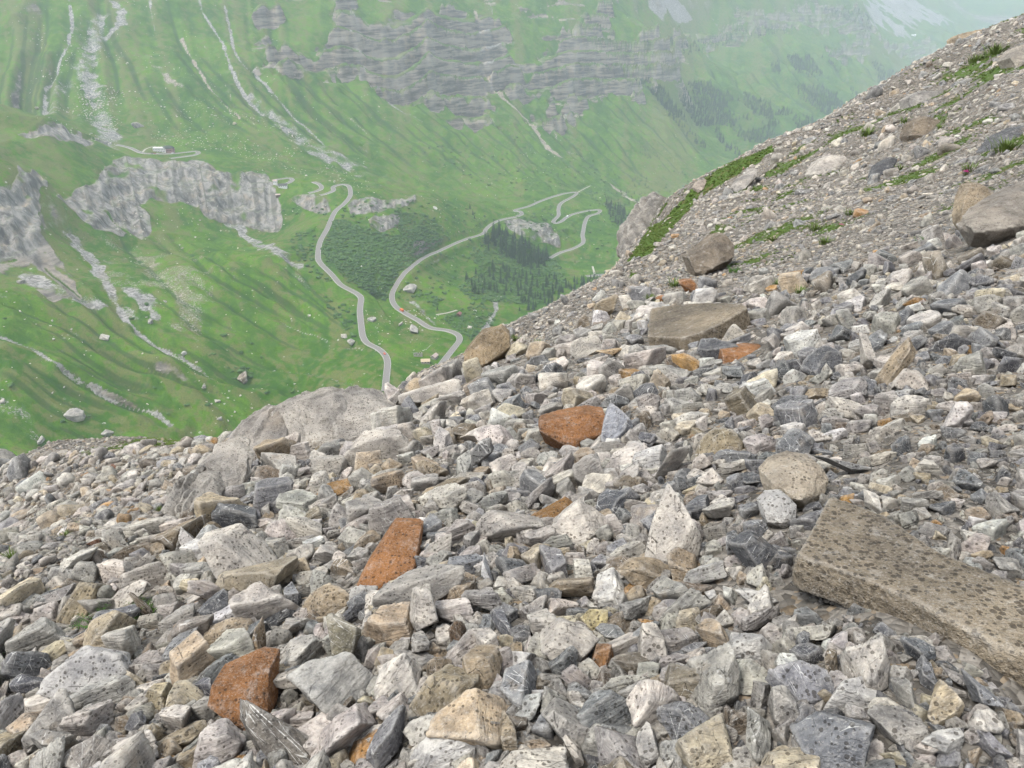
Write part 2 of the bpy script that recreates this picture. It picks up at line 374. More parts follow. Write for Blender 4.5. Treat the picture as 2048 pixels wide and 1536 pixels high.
GULLY = [  # pixels, start width, end width, cover strength, carve depth, tint (0 grey, 1 brownish)
 ([(138,0),(146,60),(136,100),(112,150),(90,200),(80,250)],5,9,.95,2,0),
 ([(160,60),(170,110),(160,160),(120,190),(100,240)],14,22,.5,1,0),
 ([(200,30),(185,80),(172,150),(195,200),(215,285)],24,34,.62,1,0),
 ([(230,0),(245,45),(200,70),(175,60)],14,10,.8,1,0),
 ([(300,0),(303,30),(308,58)],5,4,.9,2,0),([(314,0),(320,35)],4,3,.8,2,0),
 ([(362,72),(385,120),(415,165),(450,210),(480,242)],8,4,.9,2,1),
 ([(395,70),(440,150),(470,215)],3,3,.6,1,1),
 ([(320,140),(345,170),(365,185)],16,10,.6,0,1),([(345,190),(372,207)],5,5,.6,0,1),
 ([(400,0),(405,30),(440,80),(465,150),(490,190),(530,225)],7,8,.95,3,0),
 ([(500,195),(545,235),(600,280),(650,318),(690,335)],12,62,.62,0,0),
 ([(450,15),(460,60),(475,120),(530,172),(600,240),(650,290)],6,5,.95,3,0),
 ([(495,0),(498,75),(515,120),(560,160),(600,205),(660,255),(720,300),(780,350),(820,375)],3,3,.25,4,0),
 ([(700,80),(722,120),(730,150),(745,172),(790,215),(840,245)],8,8,.9,4,0),
 ([(840,245),(900,300),(960,350),(1050,400)],7,5,.4,3,1),
 ([(690,235),(720,260),(745,285)],6,3,.7,2,1),
 ([(950,25),(965,75),(972,140),(990,182),(1020,210),(1062,250),(1100,302),(1150,330),(1200,352),(1250,390),(1280,412)],10,12,.95,5,1),
 ([(1080,230),(1100,262),(1130,300),(1175,315)],10,8,.5,2,1),
 ([(860,225),(875,245),(895,265)],8,4,.5,1,0),([(985,245),(1000,270),(1015,290)],9,4,.5,1,1),
 ([(1130,0),(1140,60),(1155,95)],5,4,.4,2,0),([(980,0),(990,60),(1000,80)],5,5,.6,2,0),([(880,0),(900,50),(930,70)],6,4,.5,2,0),
 ([(150,480),(190,530),(230,600),(250,640),(310,680),(360,700),(390,720),(430,750),(480,772)],13,5,.85,4,0),
 ([(60,560),(110,590),(170,605),(215,620)],18,10,.75,0,0),
 ([(0,665),(60,690),(110,730),(180,760),(230,790),(300,830),(345,862)],5,4,.75,3,0),
 ([(0,588),(60,605),(120,640),(200,690),(260,730)],4,2,.45,2,0),
 ([(60,670),(140,720),(230,770),(300,800),(400,870)],2,2,.2,3,0),
 ([(0,800),(40,830),(70,868),(110,885)],12,9,.45,1,0),
 ([(265,575),(290,605),(315,635)],16,12,.7,0,0),([(255,620),(275,640)],12,8,.5,0,0),([(330,640),(360,655),(395,680)],10,6,.6,2,0),
 ([(330,480),(390,520),(440,545),(490,580)],16,8,.28,1,1),([(270,500),(320,545),(360,590)],14,8,.5,1,1),
 ([(460,455),(500,480),(545,502),(590,520)],12,16,.9,0,0),([(530,500),(580,540),(640,590)],10,5,.5,0,0),
 ([(560,640),(620,670),(690,692),(755,703)],2.4,2,.75,2,0),([(380,650),(480,712),(560,740),(650,762),(730,775)],2,2,.5,3,0),
 ([(470,560),(560,610),(640,660),(700,690)],3,2,.2,4,0),
 ([(600,550),(625,575),(650,590)],5,4,.5,0,0),([(350,860),(420,885),(460,890)],4,3,.4,2,0),
 ([(825,605),(860,640),(870,650)],8,7,.75,0,0),([(835,425),(845,440)],8,5,.4,0,0),
 ([(805,505),(825,525)],9,6,.75,0,0),
 ([(1004,590),(990,606),(992,626),(976,645),(960,672)],7,7,.95,2,0),
 ([(690,695),(720,702),(770,700)],1.2,1.2,.6,0,0),([(800,707),(850,700),(865,685),(890,672)],1.0,1.0,.7,0,0),
 ([(1350,240),(1370,275),(1395,305)],5,3,.7,2,0),([(1260,190),(1300,240),(1340,290),(1400,340)],5,3,.35,3,0),([(1230,210),(1270,260),(1320,320),(1360,360)],5,4,.2,3,0),
 ([(1000,260),(1060,330),(1110,385)],4,3,.2,5,1),([(900,250),(960,320),(1010,372),(1040,392)],4,3,.2,5,1),([(740,235),(800,290),(860,340),(930,385),(1000,400)],4,3,.2,5,0),
 ([(1115,165),(1125,205),(1135,235)],5,5,.4,2,1),([(1420,20),(1440,55),(1460,80)],10,8,.6,4,0),([(1530,150),(1570,175),(1600,230)],8,6,.35,5,0),
]
CLIFFS = [  # outline pixels, softness m, style (0 fluted limestone, 1 banded strata)
 ([(192,378),(207,345),(228,322),(270,317),(330,322),(400,327),(420,336),(445,354),(470,352),(492,346),(535,350),(548,365),(558,400),(566,440),(556,462),(510,462),(480,452),(440,455),(420,442),(400,424),(370,412),(335,405),(305,400),(280,412),(300,440),(302,462),(285,482),(250,460),(215,430),(150,420),(110,405),(150,388)],9,0),
 ([(-60,390),(20,384),(36,350),(70,346),(93,368),(91,405),(78,440),(86,490),(70,520),(30,520),(-60,530)],8,0),
 ([(-60,530),(30,520),(88,490),(128,540),(165,598),(105,600),(50,572),(-60,550)],14,2),
 ([(583,400),(600,391),(640,391),(656,405),(664,424),(642,427),(615,417),(590,410)],6,0),
 ([(692,410),(702,400),(760,401),(832,397),(836,408),(815,421),(790,424),(742,428),(700,428)],7,0),
 ([(738,440),(765,432),(800,440),(796,456),(760,462),(742,456)],6,0),
 ([(1003,441),(1030,437),(1060,441),(1100,453),(1115,470),(1120,492),(1090,485),(1060,478),(1040,477),(1020,462)],8,0),
 ([(35,276),(70,269),(110,263),(160,268),(188,288),(172,298),(120,291),(60,286)],7,0),
 ([(120,400),(190,408),(215,430),(262,470),(250,480),(190,465),(140,425)],9,0),
 ([(655,-40),(692,-40),(722,35),(760,45),(820,30),(900,18),(960,45),(1000,58),(1015,85),(965,105),(962,150),(985,190),(980,240),(940,246),(900,218),(850,224),(800,217),(760,202),(735,182),(735,150),(690,130),(690,170),(655,180),(648,150),(600,152),(530,147),(528,118),(600,112),(668,96),(668,40)],20,1),
 ([(962,82),(1000,88),(1020,130),(1060,175),(1080,135),(1120,92),(1200,36),(1214,50),(1240,100),(1284,104),(1290,190),(1260,196),(1180,197),(1152,232),(1110,182),(1050,192),(1000,182),(972,150)],16,1),
 ([(1284,97),(1345,94),(1356,110),(1352,152),(1322,160),(1292,185)],14,1),
 ([(508,40),(560,28),(570,44),(520,52)],10,1),([(880,240),(985,242),(985,262),(950,258),(920,256)],10,1),
 ([(1345,96),(1420,76),(1470,50),(1480,28),(1560,22),(1640,18),(1730,20),(1742,80),(1715,75),(1700,62),(1620,58),(1560,66),(1480,78),(1420,104),(1360,112)],30,1),
 ([(1655,112),(1735,58),(1742,105),(1690,128)],30,1),([(1772,82),(1860,84),(1885,112),(1800,120),(1770,105)],35,1),([(1000,262),(1040,250),(1170,215),(1190,225),(1120,262),(1060,262)],14,1),
 ([(1205,-30),(1225,-20),(1222,25),(1206,35)],20,1),
]
SCREE = [([(1296,-20),(1330,-20),(1376,34),(1340,26),(1318,30),(1300,14)],25,.75),([(1735,-20),(1810,-20),(1898,42),(1888,52),(1822,44),(1816,72),(1790,66),(1770,38),(1735,52)],45,.85),
         ([(958,70),(1000,84),(1012,110),(985,140),(970,130)],16,.8),([(700,30),(725,70),(700,75),(690,45)],12,.5),([(1350,20),(1372,28),(1420,24),(1400,10)],25,.3)]
BUSH = [  # outlines of alder scrub: pixels, softness, strength
 ([(690,440),(740,465),(790,470),(850,455),(885,480),(850,512),(805,545),(775,605),(730,580),(690,555),(655,520),(640,480),(665,440)],16,1.),
 ([(790,420),(850,428),(900,470),(870,495),(830,500),(800,470)],16,.8),
 ([(960,485),(1005,462),(1060,485),(1112,520),(1135,570),(1070,612),(1010,605),(940,600),(915,575),(960,545),(940,505)],16,1.),
 ([(580,470),(630,460),(640,520),(700,580),(640,560),(590,520)],16,.45),([(1205,405),(1262,430),(1252,480),(1225,450)],18,.8),
 ([(1160,380),(1220,385),(1275,420),(1200,412)],18,.35),([(1300,195),(1345,170),(1425,165),(1500,190),(1590,225),(1690,262),(1590,290),(1490,285),(1450,250),(1400,255),(1340,232)],40,.9),
 ([(1240,255),(1275,270),(1320,320),(1305,325),(1260,300)],25,.7),([(560,275),(700,360),(820,385),(700,300)],20,.12),
 ([(1570,112),(1640,112),(1680,140),(1650,165),(1600,155)],45,.8),([(1540,110),(1560,125),(1560,150),(1540,145)],30,.8),([(1590,170),(1660,175),(1735,215),(1660,235),(1600,200)],45,.6),([(1740,120),(1800,150),(1830,190),(1760,170)],45,.6),
 ([(1100,410),(1040,440),(1100,455),(1120,445)],12,.3),([(455,735),(500,735),(505,760),(470,765)],8,.5),([(640,590),(720,620),(715,680),(690,660)],12,.15),
 ([(880,640),(960,600),(990,640),(960,690)],14,.5),([(800,580),(850,580),(900,600),(860,615)],10,.15),
]
# folds of the slopes: lines interpolated between traced ones, all running down towards the valley floor
GUIDES = [[(40,0),(30,90),(20,180),(10,245)], [(150,0),(140,100),(112,180),(100,250)], [(300,0),(330,100),(420,190),(540,280),(640,330)], [(495,0),(500,75),(560,160),(660,255),(780,350),(830,378)],
          [(690,60),(735,160),(830,243),(960,350),(1050,400)], [(960,60),(990,182),(1062,250),(1150,330),(1280,412)], [(1150,120),(1200,200),(1270,262),(1360,360),(1400,380)], [(1290,170),(1340,215),(1430,300),(1480,335)]]
GUIDES2 = [[(0,780),(80,840),(170,885),(220,900)], [(0,665),(110,730),(230,790),(345,862)], [(0,590),(120,640),(260,730),(430,800),(480,860)], [(150,480),(250,640),(390,720),(480,772),(620,800)], [(330,480),(470,560),(640,660),(760,703)], [(500,480),(590,540),(690,640),(760,690)]]
GUIDES3 = [[(1350,110),(1420,200),(1500,280)], [(1450,80),(1540,180),(1640,270)], [(1560,70),(1640,160),(1720,230)], [(1700,80),(1740,150),(1790,200)]]
fr = np.random.default_rng(3); FOLDS = []
def along(L, n=9):
    L = np.array(L, float); a = np.r_[0, np.cumsum(np.hypot(*np.diff(L, axis=0).T))]; t = np.linspace(0, a[-1], n); return np.stack([np.interp(t, a, L[:, 0]), np.interp(t, a, L[:, 1])], -1)
for G, per, dep, wid in ((GUIDES, 8, (3, 9), (9, 20)), (GUIDES2, 5, (1.5, 5), (5, 11)), (GUIDES3, 6, (6, 16), (18, 34))):
    for A, B in zip(G[:-1], G[1:]):
        A, B = along(A), along(B)
        for k in range(per):
            f = (k + fr.uniform(.1, .9)) / per; q = A * (1 - f) + B * f; q[:, 0] += np.cumsum(fr.normal(0, 3, 9)); i0 = int(fr.integers(0, 5))
            FOLDS.append((q[i0:], fr.uniform(*wid), fr.uniform(*dep)))
RDW = [smooth_line(on_far(L), 4.0) for L in ROADS]
TRW = [smooth_line(on_far(L), 4.0) for L in TRACKS]
def lowpass(z, n):
    k = np.ones(n) / n; zp = np.r_[np.full(n, z[0]), z, np.full(n, z[-1])]
    return np.convolve(zp, k, 'same')[n:-n]
for L in RDW + TRW: L[:, 2] = lowpass(lowpass(L[:, 2], 7), 7)

# ------------------------------------------------------------------ the far sheet
AZ = np.linspace(R(-41), R(41), 830)
RR = np.r_[np.geomspace(56, 420, 36)[:-1], np.arange(420, 1240, 2.9), np.arange(1240, 2760, 3.5), np.geomspace(2760, 9000, 330), np.geomspace(9000, 15000, 8)[1:]]
ga, gr = np.meshgrid(AZ, RR)
gx = (gr * np.sin(ga)).ravel(); gy = (gr * np.cos(ga)).ravel(); grf = gr.ravel()
ri = np.unique(np.r_[np.arange(0, len(RR), 3), len(RR) - 1]); ci = np.unique(np.r_[np.arange(0, len(AZ), 3), len(AZ) - 1])
sub = far_tps.q_eval(np.stack([ga[ri][:, ci].ravel(), np.log(gr[ri][:, ci].ravel())], -1)).reshape(len(ri), len(ci))
sub = Polar(AZ[ci], np.log(RR[ri]), sub)
jj = np.interp(np.arange(len(RR)), ri, np.arange(len(ri))); ii = np.interp(np.arange(len(AZ)), ci, np.arange(len(ci)))
t1 = np.stack([np.interp(ii, np.arange(len(ci)), row) for row in sub.Z])
gz = np.stack([np.interp(jj, np.arange(len(ri)), col) for col in t1.T], 1).ravel()
# gradient of the smooth hillside
cy, cx = np.exp(flr)[:, None] * np.cos(faz)[None], np.exp(flr)[:, None] * np.sin(faz)[None]
def base_look(x, y): return far_base.look(x, y)
hstep = 0.006 * np.hypot(cx, cy) + 3
GX = (base_look(cx + hstep, cy) - base_look(cx - hstep, cy)) / (2 * hstep)
GY = (base_look(cx, cy + hstep) - base_look(cx, cy - hstep)) / (2 * hstep)
GM = np.hypot(GX, GY) + 1e-6
slope = far_base.look(gx, gy, GM)
ux, uy = GX / GM, GY / GM
def lic(cell, step, n, k, thin=2):
    """noise drawn out along the fall line"""
    cs = np.arange(0, len(AZ), thin); cs[-1] = len(AZ) - 1
    gxs, gys = gx.reshape(gr.shape)[:, cs].ravel(), gy.reshape(gr.shape)[:, cs].ravel()
    tot = np.zeros(len(gxs)); sc = np.clip(gr[:, cs].ravel() / 1400, 0.6, 4)
    for sgn in (1, -1):
        px, py = gxs.copy(), gys.copy()
        for i in range(n):
            tot += vnoise(px / sc, py / sc, cell, k)
            vx = far_base.look(px, py, ux); vy = far_base.look(px, py, uy)
            px -= sgn * vx * step * sc; py -= sgn * vy * step * sc
    tot /= 2 * n
    if thin > 1:
        tot = tot.reshape(len(RR), -1); f = np.interp(np.arange(len(AZ)), cs, np.arange(len(cs))); f = np.minimum(f, len(cs) - 1.0001); i0 = f.astype(int); f = f - i0
        tot = (tot[:, i0] * (1 - f) + tot[:, i0 + 1] * f).ravel()
    m = tot.mean(); s = tot.std()
    return np.clip(0.5 + (tot - m) / (s * 4.0), 0, 1)
st_f = lic(9.0, 10.0, 7, 0, 1)
st_c = lic(34.0, 30.0, 4, 2, 4)
steep = sstep(0.12, 0.5, slope)
big = fbm(gx, gy, 160, 5, 1)
sm = fbm(gx, gy, 30, 4, 3)
# road benches
RD = np.full(len(gx), np.inf); RZ = np.zeros(len(gx)); RQ = np.zeros(len(gx))
for L in RDW + TRW:
    D, S = seg_dist(gx, gy, L, 90)
    m = D < RD
    al = np.r_[0, np.cumsum(np.hypot(*np.diff(L[:, :2], axis=0).T))]; al /= al[-1]
    RZ[m] = np.interp(S[m], al, L[:, 2]); RQ[m] = np.interp(S[m], al, np.hypot(L[:, 0], L[:, 1])); RD = np.minimum(RD, D)
calm = np.where(np.isfinite(RD), .12 + .88 * sstep(8, 75, np.where(np.isfinite(RD), RD, 0)), 1.0)
mid = fbm(gx, gy, 75, 5, 2); rid = 1 - np.abs(2 * fbm(gx + 900, gy, 120, 4, 5) - 1)
gz = gz + calm * (steep * (st_c - .5) * 2 * np.clip(grf / 1500, .5, 2) + steep * (st_f - .5) * 2.0 * np.clip(grf / 1500, .6, 2) + (big - .5) * 18 * np.clip(grf / 1500, .4, 3) * (0.4 + steep) + (mid - .5) * 13 + (rid - .6) * 12 * (.3 + steep) + (sm - .5) * 5.0)
# carve the folds
fold_shade = np.zeros(len(gx))
for q, w, dep in FOLDS:
    L = smooth_line(on_far(q), 40.0); D, S = seg_dist(gx, gy, L, w * 2.6); k = np.nonzero(np.isfinite(D))[0]
    e = np.exp(-(D[k] / w) ** 2) * np.sin(np.clip(S[k] * 1.1 + .12, 0, 1) * math.pi) ** .6
    gz[k] += (-1.6 * e + .6 * np.exp(-((D[k] - 1.7 * w) / w) ** 2)) * dep * calm[k]; fold_shade[k] = np.maximum(fold_shade[k], e * np.exp(-(D[k] / (.4 * w)) ** 2))
# cover masks
rock = np.zeros(len(gx)); band = np.zeros(len(gx)); grey = np.zeros(len(gx)); brown = np.zeros(len(gx)); bush = np.zeros(len(gx)); flute = np.zeros(len(gx))
wob = (fbm(gx, gy, 45, 4, 4) - .5); wob2 = fbm(gx, gy, 130, 4, 0) - .5
patchy = fbm(gx / 3.2 + 40, gy / 3.2, 14, 3, 2) * .5 + fbm(gz * 1.0, gx * .12, 22, 3, 5) * .5
for px, soft, sty in CLIFFS:
    poly = on_far(px)[:, :2]
    m = poly_soft(gx, gy, poly, soft * (2.0 if sty == 1 else 1.2))
    m = sstep(0.3, 0.7, m + (wob * (1.2 if sty == 1 else .55) + wob2 * .9 * (sty == 1)) * (m > 0.01))
    if sty == 1: m = m * sstep(.18, .30, patchy)
    if sty == 1: band = np.maximum(band, m)
    elif sty == 0: flute = np.maximum(flute, m)
    rock = np.maximum(rock, m)
jit = 1 + 1.1 * (vnoise(gx, gy, 9, 5) - .5) + 0.8 * (vnoise(gx, gy, 28, 4) - .5)
pat = 0.55 + 0.9 * vnoise(gx, gy, 14, 2)
for px, w0, w1, st, dep, tint in GULLY:
    L = smooth_line(on_far(px), 25.0)
    D, S = seg_dist(gx, gy, L, 2.4 * max(w0, w1) + 14)
    k = np.nonzero(np.isfinite(D))[0]
    D, S = D[k], S[k]; w = w0 + (w1 - w0) * S
    m = np.clip((1 - sstep(0.45, 1.15, D / (np.where(w > 10, .9, .62) * w * jit[k]))) * st * pat[k] * .8, 0, 1)
    grey[k] = np.maximum(grey[k], m); brown[k] = np.maximum(brown[k], m * tint)
    gz[k] -= dep * np.exp(-(D / (0.9 * w + 3)) ** 2)
for px, soft, st in SCREE:
    m = poly_soft(gx, gy, on_far(px)[:, :2], soft)
    m = sstep(0.3, 0.75, m + 1.5 * (st_f - .5) * (m > .02)) * st
    grey = np.maximum(grey, m)
for px, soft, st in BUSH:
    m = poly_soft(gx, gy, on_far(px)[:, :2], soft)
    bush = np.maximum(bush, sstep(0.25, 0.75, m + (wob * 1.5 + wob2 * .8) * (m > .02)) * st * (.45 + .55 * sstep(.3, .55, fbm(gx, gy, 22, 3, 1))))
wm = poly_soft(gx, gy, on_far([(480,-30),(1225,-30),(1215,230),(1000,255),(860,235),(700,215),(520,165)])[:, :2], 50)
thin = sstep(.60, .68, fbm(gz * 1.0 + 6 * wob, gx * .10 + gy * .07, 17, 3, 1)) * sstep(.42, .58, fbm(gx, gy, 110, 3, 4)) * wm
rock = np.maximum(rock, thin * .9); band = np.maximum(band, thin * .35)
ml = poly_soft(gx, gy, on_far([(100,440),(330,450),(480,520),(560,640),(420,700),(250,640),(130,560)])[:, :2], 40)
pt_ = ml * sstep(.54, .66, fbm(gx, gy, 34, 4, 0) + .35 * (st_f - .5)) * .44
grey = np.maximum(grey, pt_); brown = np.maximum(brown, pt_ * vnoise(gx, gy, 60, 3) * 1.4)
rock *= sstep(4, 9, RD); flute *= sstep(4, 9, RD); band *= sstep(4, 9, RD); grey *= sstep(3.2, 5, RD)
# banded strata: ledges and risers following beds that dip gently
zz = gz + 0.035 * gx + 22 * (fbm(gx, gy, 260, 3, 0) - .5)
def terr(q, P, s):
    f = q / P; i = np.floor(f); f = f - i
    return (i + sstep(.5 - s, .5 + s, f)) * P - q
cz = terr(zz, 37.0, .16) * (.9 + .8 * vnoise(gx, gy, 120, 3)) + terr(zz + 7, 14.0, .25) * (.3 + 1.0 * vnoise(gx, gy, 60, 4))
but = np.abs(2 * lic(75.0, 22.0, 4, 3, 3) - 1)
gz = gz + band * ((.35 - but) * 46 + cz * 1.5 + (st_f - .5) * 5 + (fbm(gx, gy, 20, 3, 1) - .5) * 9)
ledge = np.clip(sstep(2.5, 9, cz) , 0, 1) * band
rb = np.abs(lic(7.0, 6.0, 4, 4) - .5) * 2
rb2 = lic(15.0, 9.0, 4, 1)
gz = gz + flute * ((.5 - rb) * 4 * (.4 + 1.2 * vnoise(gx, gy, 50, 2)) + (rb2 - .5) * 7 + (fbm(gx, gy, 22, 4, 3) - .5) * 17 + terr(gz + 9 * vnoise(gx, gy, 40, 1), 21, .25) * .55)
fl_ledge = flute * sstep(.66, .78, fbm(gx, gy, 26, 3, 5) + .25 * (rb2 - .5))
# knolls in the meadow
gz += calm * 3.0 * np.maximum(0, fbm(gx, gy, 60, 3, 5) - .55) * 8 * (1 - steep * .6)
# bench for the road; the ground on its downhill side stays below it
low = np.isfinite(RD) & (RD < 60) & (grf < RQ + 1)
gz = np.where(low, np.minimum(gz, RZ - .25 - .02 * np.where(low, RD, 0) + np.maximum(0, np.where(low, RD, 0) - 38) * 1.2), gz)
wq = 1 - sstep(4.6, 17, RD)
gz = np.where(np.isfinite(RD), gz * (1 - wq) + (RZ - 0.25) * wq, gz)
far = Polar(AZ, np.log(RR), gz.reshape(gr.shape))
def far_hit(u, v):
    p = far.hit(u, v, 300, 13000, 900); return p
def far_z(x, y): return far.look(np.asarray(x, float), np.asarray(y, float))
# ------------------------------------------------------------------ far hillside material and mesh
def hillside_material():
    g = NG('alpine_hillside', 0.95); g.b.inputs['Specular IOR Level'].default_value = 0.1
    P = g.new('ShaderNodeNewGeometry').outputs['Position']
    rock = g.attr('rock'); grey = g.attr('grey'); brown = g.attr('brown'); bush = g.attr('bush'); st = g.attr('streak'); stc = g.attr('streak_wide'); led = g.attr('ledge')
    n1 = g.noise(P, 0.012, 6, .6); n2 = g.noise(P, 0.09, 5, .65); n3 = g.noise(P, 0.5, 4, .7)
    # grass: deep green, yellow green and dry streaks along the fall line
    c = g.mix(g.ramp(g.math('ADD', g.math('MULTIPLY', n1, .6), g.math('MULTIPLY', g.noise(P, .035, 5, .65), .4)), .40, .60), (.036, .100, .006), (.085, .172, .010))
    c = g.mix(g.math('MULTIPLY', g.math('MULTIPLY', g.ramp(st, .5, .8), g.ramp(n2, .35, .65)), .55), c, (.108, .178, .020))
    c = g.mix(g.math('MULTIPLY', g.math('MULTIPLY', g.ramp(st, .48, .2), g.ramp(n2, .65, .35)), .5), c, (.022, .062, .013))
    c = g.mix(g.math('MULTIPLY', g.ramp(g.math('ADD', n2, g.math('MULTIPLY', st, .25)), .57, .75), .75), c, (.125, .125, .05))
    c = g.mix(g.math('MULTIPLY', g.ramp(n3, .4, .75), .45), c, (.028, .072, .011))
    c = g.mix(g.math('MULTIPLY', g.ramp(g.noise(P, .22, 5, .7), .55, .72), .55), c, (.10, .165, .025))
    c = g.mix(g.math('MULTIPLY', g.ramp(g.noise(P, .3, 3, .6), .64, .72), .6), c, (.016, .046, .012))
    # scattered pale stones in the turf
    v = g.voro(P, 0.16); vr = g.new('ShaderNodeSeparateColor'); g.l.new(v.outputs['Color'], vr.inputs[0])
    size = g.math('MULTIPLY', g.math('POWER', vr.outputs[0], 5.0), .26)
    dens = g.ramp(g.noise(P, .02, 3, .6), .42, .7)
    stone = g.math('MULTIPLY', g.math('LESS_THAN', v.outputs['Distance'], size), dens)
    c = g.mix(g.math('MULTIPLY', stone, .85), c, (.40, .39, .36))
    c = g.mix(g.math('MULTIPLY', g.ramp(g.math('ADD', g.attr('fold_shade'), g.math('MULTIPLY', g.math('SUBTRACT', n2, .5), .8)), .3, .7), .6), c, (.020, .055, .013))  # shade of the folds, put into the turf colour as darker green
    # alder scrub floor
    c = g.mix(g.math('MULTIPLY', bush, .5), c, g.mix(n3, (.024, .064, .014), (.044, .098, .022)))
    # rubble in gullies and scree
    vq = g.voro(P, .33); vs2 = g.new('ShaderNodeSeparateColor'); g.l.new(vq.outputs['Color'], vs2.inputs[0])
    rub = g.mix(vs2.outputs[0], (.12, .117, .11), (.33, .32, .30))
    rub = g.mix(brown, rub, g.mix(vs2.outputs[0], (.17, .135, .10), (.36, .30, .235)))
    gm = g.ramp(g.math('ADD', grey, g.math('MULTIPLY', g.math('SUBTRACT', n3, .5), 1.1)), .38, .58)
    c = g.mix(g.math('MULTIPLY', gm, g.ramp(grey, .02, .12)), c, rub)
    # rock faces
    sep = g.new('ShaderNodeSeparateXYZ'); g.l.new(P, sep.inputs[0])
    lay = g.new('ShaderNodeCombineXYZ')
    g.put(lay.inputs[0], g.math('MULTIPLY', sep.outputs[0], .12)); g.put(lay.inputs[1], g.math('MULTIPLY', sep.outputs[1], .06))
    g.put(lay.inputs[2], g.math('MULTIPLY', sep.outputs[2], 1.0))
    nb = g.noise(lay.outputs[0], .10, 6, .72); nv = g.noise(P, .06, 6, .7)
    fl = g.attr('flute')
    vl = g.new('ShaderNodeCombineXYZ'); g.put(vl.inputs[0], sep.outputs[0]); g.put(vl.inputs[1], sep.outputs[1]); g.put(vl.inputs[2], g.math('MULTIPLY', sep.outputs[2], .16))
    nvv = g.noise(vl.outputs[0], .11, 6, .68)
    nb = g.math('ADD', g.math('MULTIPLY', nb, g.math('SUBTRACT', 1.0, fl)), g.math('MULTIPLY', nvv, fl))
    rc = g.mix(g.ramp(nb, .40, .60), (.085, .074, .062), (.28, .245, .205))
    rc = g.mix(g.math('MULTIPLY', fl, .75), rc, g.mix(g.ramp(nvv, .35, .62), (.085, .083, .078), (.27, .262, .245)))
    rc = g.mix(g.math('MULTIPLY', g.ramp(st, .35, .75), .2), rc, (.34, .325, .30))
    rc = g.mix(g.math('MULTIPLY', g.ramp(nv, .5, .72), .55), rc, (.36, .285, .20))
    rc = g.mix(g.math('MULTIPLY', g.ramp(nv, .43, .25), .6), rc, (.085, .082, .080))
    fl_ = g.attr('flute')
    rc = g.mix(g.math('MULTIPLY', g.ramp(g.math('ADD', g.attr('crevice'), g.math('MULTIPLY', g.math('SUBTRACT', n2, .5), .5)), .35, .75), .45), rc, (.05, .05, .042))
    gn = g.new('ShaderNodeNewGeometry'); sn = g.new('ShaderNodeSeparateXYZ'); g.l.new(gn.outputs['Normal'], sn.inputs[0])
    flat = g.ramp(g.math('ADD', sn.outputs[2], g.math('MULTIPLY', g.math('SUBTRACT', n2, .5), .35)), .86, .97)
    flat = g.math('MAXIMUM', g.math('MULTIPLY', flat, g.math('SUBTRACT', 1.0, g.math('MULTIPLY', fl_, .85))), led)
    rm = g.ramp(g.math('ADD', rock, g.math('MULTIPLY', g.math('SUBTRACT', n2, .5), .7)), .4, .55)
    rm = g.math('MULTIPLY', rm, g.math('SUBTRACT', 1.0, flat))
    # bare rock wherever the turf is too steep to hold
    bare = g.math('MULTIPLY', g.ramp(g.math('ADD', sn.outputs[2], g.math('MULTIPLY', g.math('SUBTRACT', n2, .5), .3)), .56, .44), g.attr('bare'))
    rm = g.math('MAXIMUM', rm, bare)
    c = g.mix(rm, c, rc)
    g.color(c)
    h = g.math('ADD', g.math('MULTIPLY', n3, 1.0), g.math('MULTIPLY', g.math('MULTIPLY', nb, rm), 3.0))
    g.bump(h, 0.55, 1.6)
    return g.m
hill_mat = hillside_material()
bare = sstep(250, 420, grf) * sstep(4, 10, RD)
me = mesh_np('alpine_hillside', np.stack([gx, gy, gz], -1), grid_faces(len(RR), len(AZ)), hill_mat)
for nm, a in (('rock', rock), ('grey', grey), ('brown', brown), ('bush', bush), ('streak', st_f), ('streak_wide', st_c), ('ledge', np.clip(ledge * .8 + fl_ledge * .9, 0, 1)), ('bare', bare), ('flute', flute), ('fold_shade', fold_shade), ('crevice', flute * sstep(.32, .05, rb))):
    add_attr(me, nm, a)
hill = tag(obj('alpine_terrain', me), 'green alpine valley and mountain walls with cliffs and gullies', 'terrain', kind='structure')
# ------------------------------------------------------------------ the scree slope underfoot
def near_zxy(x, y): return near_base.look(np.asarray(x, float), np.asarray(y, float))
NX = np.exp(nlr)[:, None] * np.sin(naz)[None]; NY = np.exp(nlr)[:, None] * np.cos(naz)[None]
nr2 = np.hypot(NX, NY)
lump = (fbm(NX / nr2 ** .8, NY / nr2 ** .8, .22, 4, 1) - .5) * .06 * nr2 ** .8 + (fbm(NX, NY, 1.3, 4, 2) - .5) * .16 * sstep(2, 8, nr2) + (fbm(NX, NY, 6, 3, 3) - .5) * .9 * sstep(12, 40, nr2)
near_z = near_z + lump
near_base = Polar(naz, nlr, near_z)
pu, pv, pdep = project(np.stack([NX, NY, near_z], -1))
pdep = np.where(pdep < .05, .05, pdep)
def pmask(poly, soft=14):
    """soft mask of a photo outline on the slope's own points"""
    m = in_poly(pu, pv, poly).astype(float)
    return m * (pdep > .2)
GRASS_BAND = [(1255,520),(1290,470),(1330,405),(1380,372),(1450,330),(1545,290),(1550,303),(1480,345),(1440,375),(1400,390),(1370,430),(1330,470),(1290,520),(1262,560)]
gnoise = fbm(NX, NY, 1.6, 4, 4)
grass_n = np.clip(pmask(GRASS_BAND) * sstep(.34, .52, gnoise + .25 * (vnoise(NX, NY, .5, 1) - .5)), 0, 1)
SLOPE_GREEN = [(1450,400),(1700,220),(1950,60),(2100,0),(2100,330),(1900,420),(1700,470),(1500,560),(1300,610),(1230,600),(1300,560),(1400,520)]
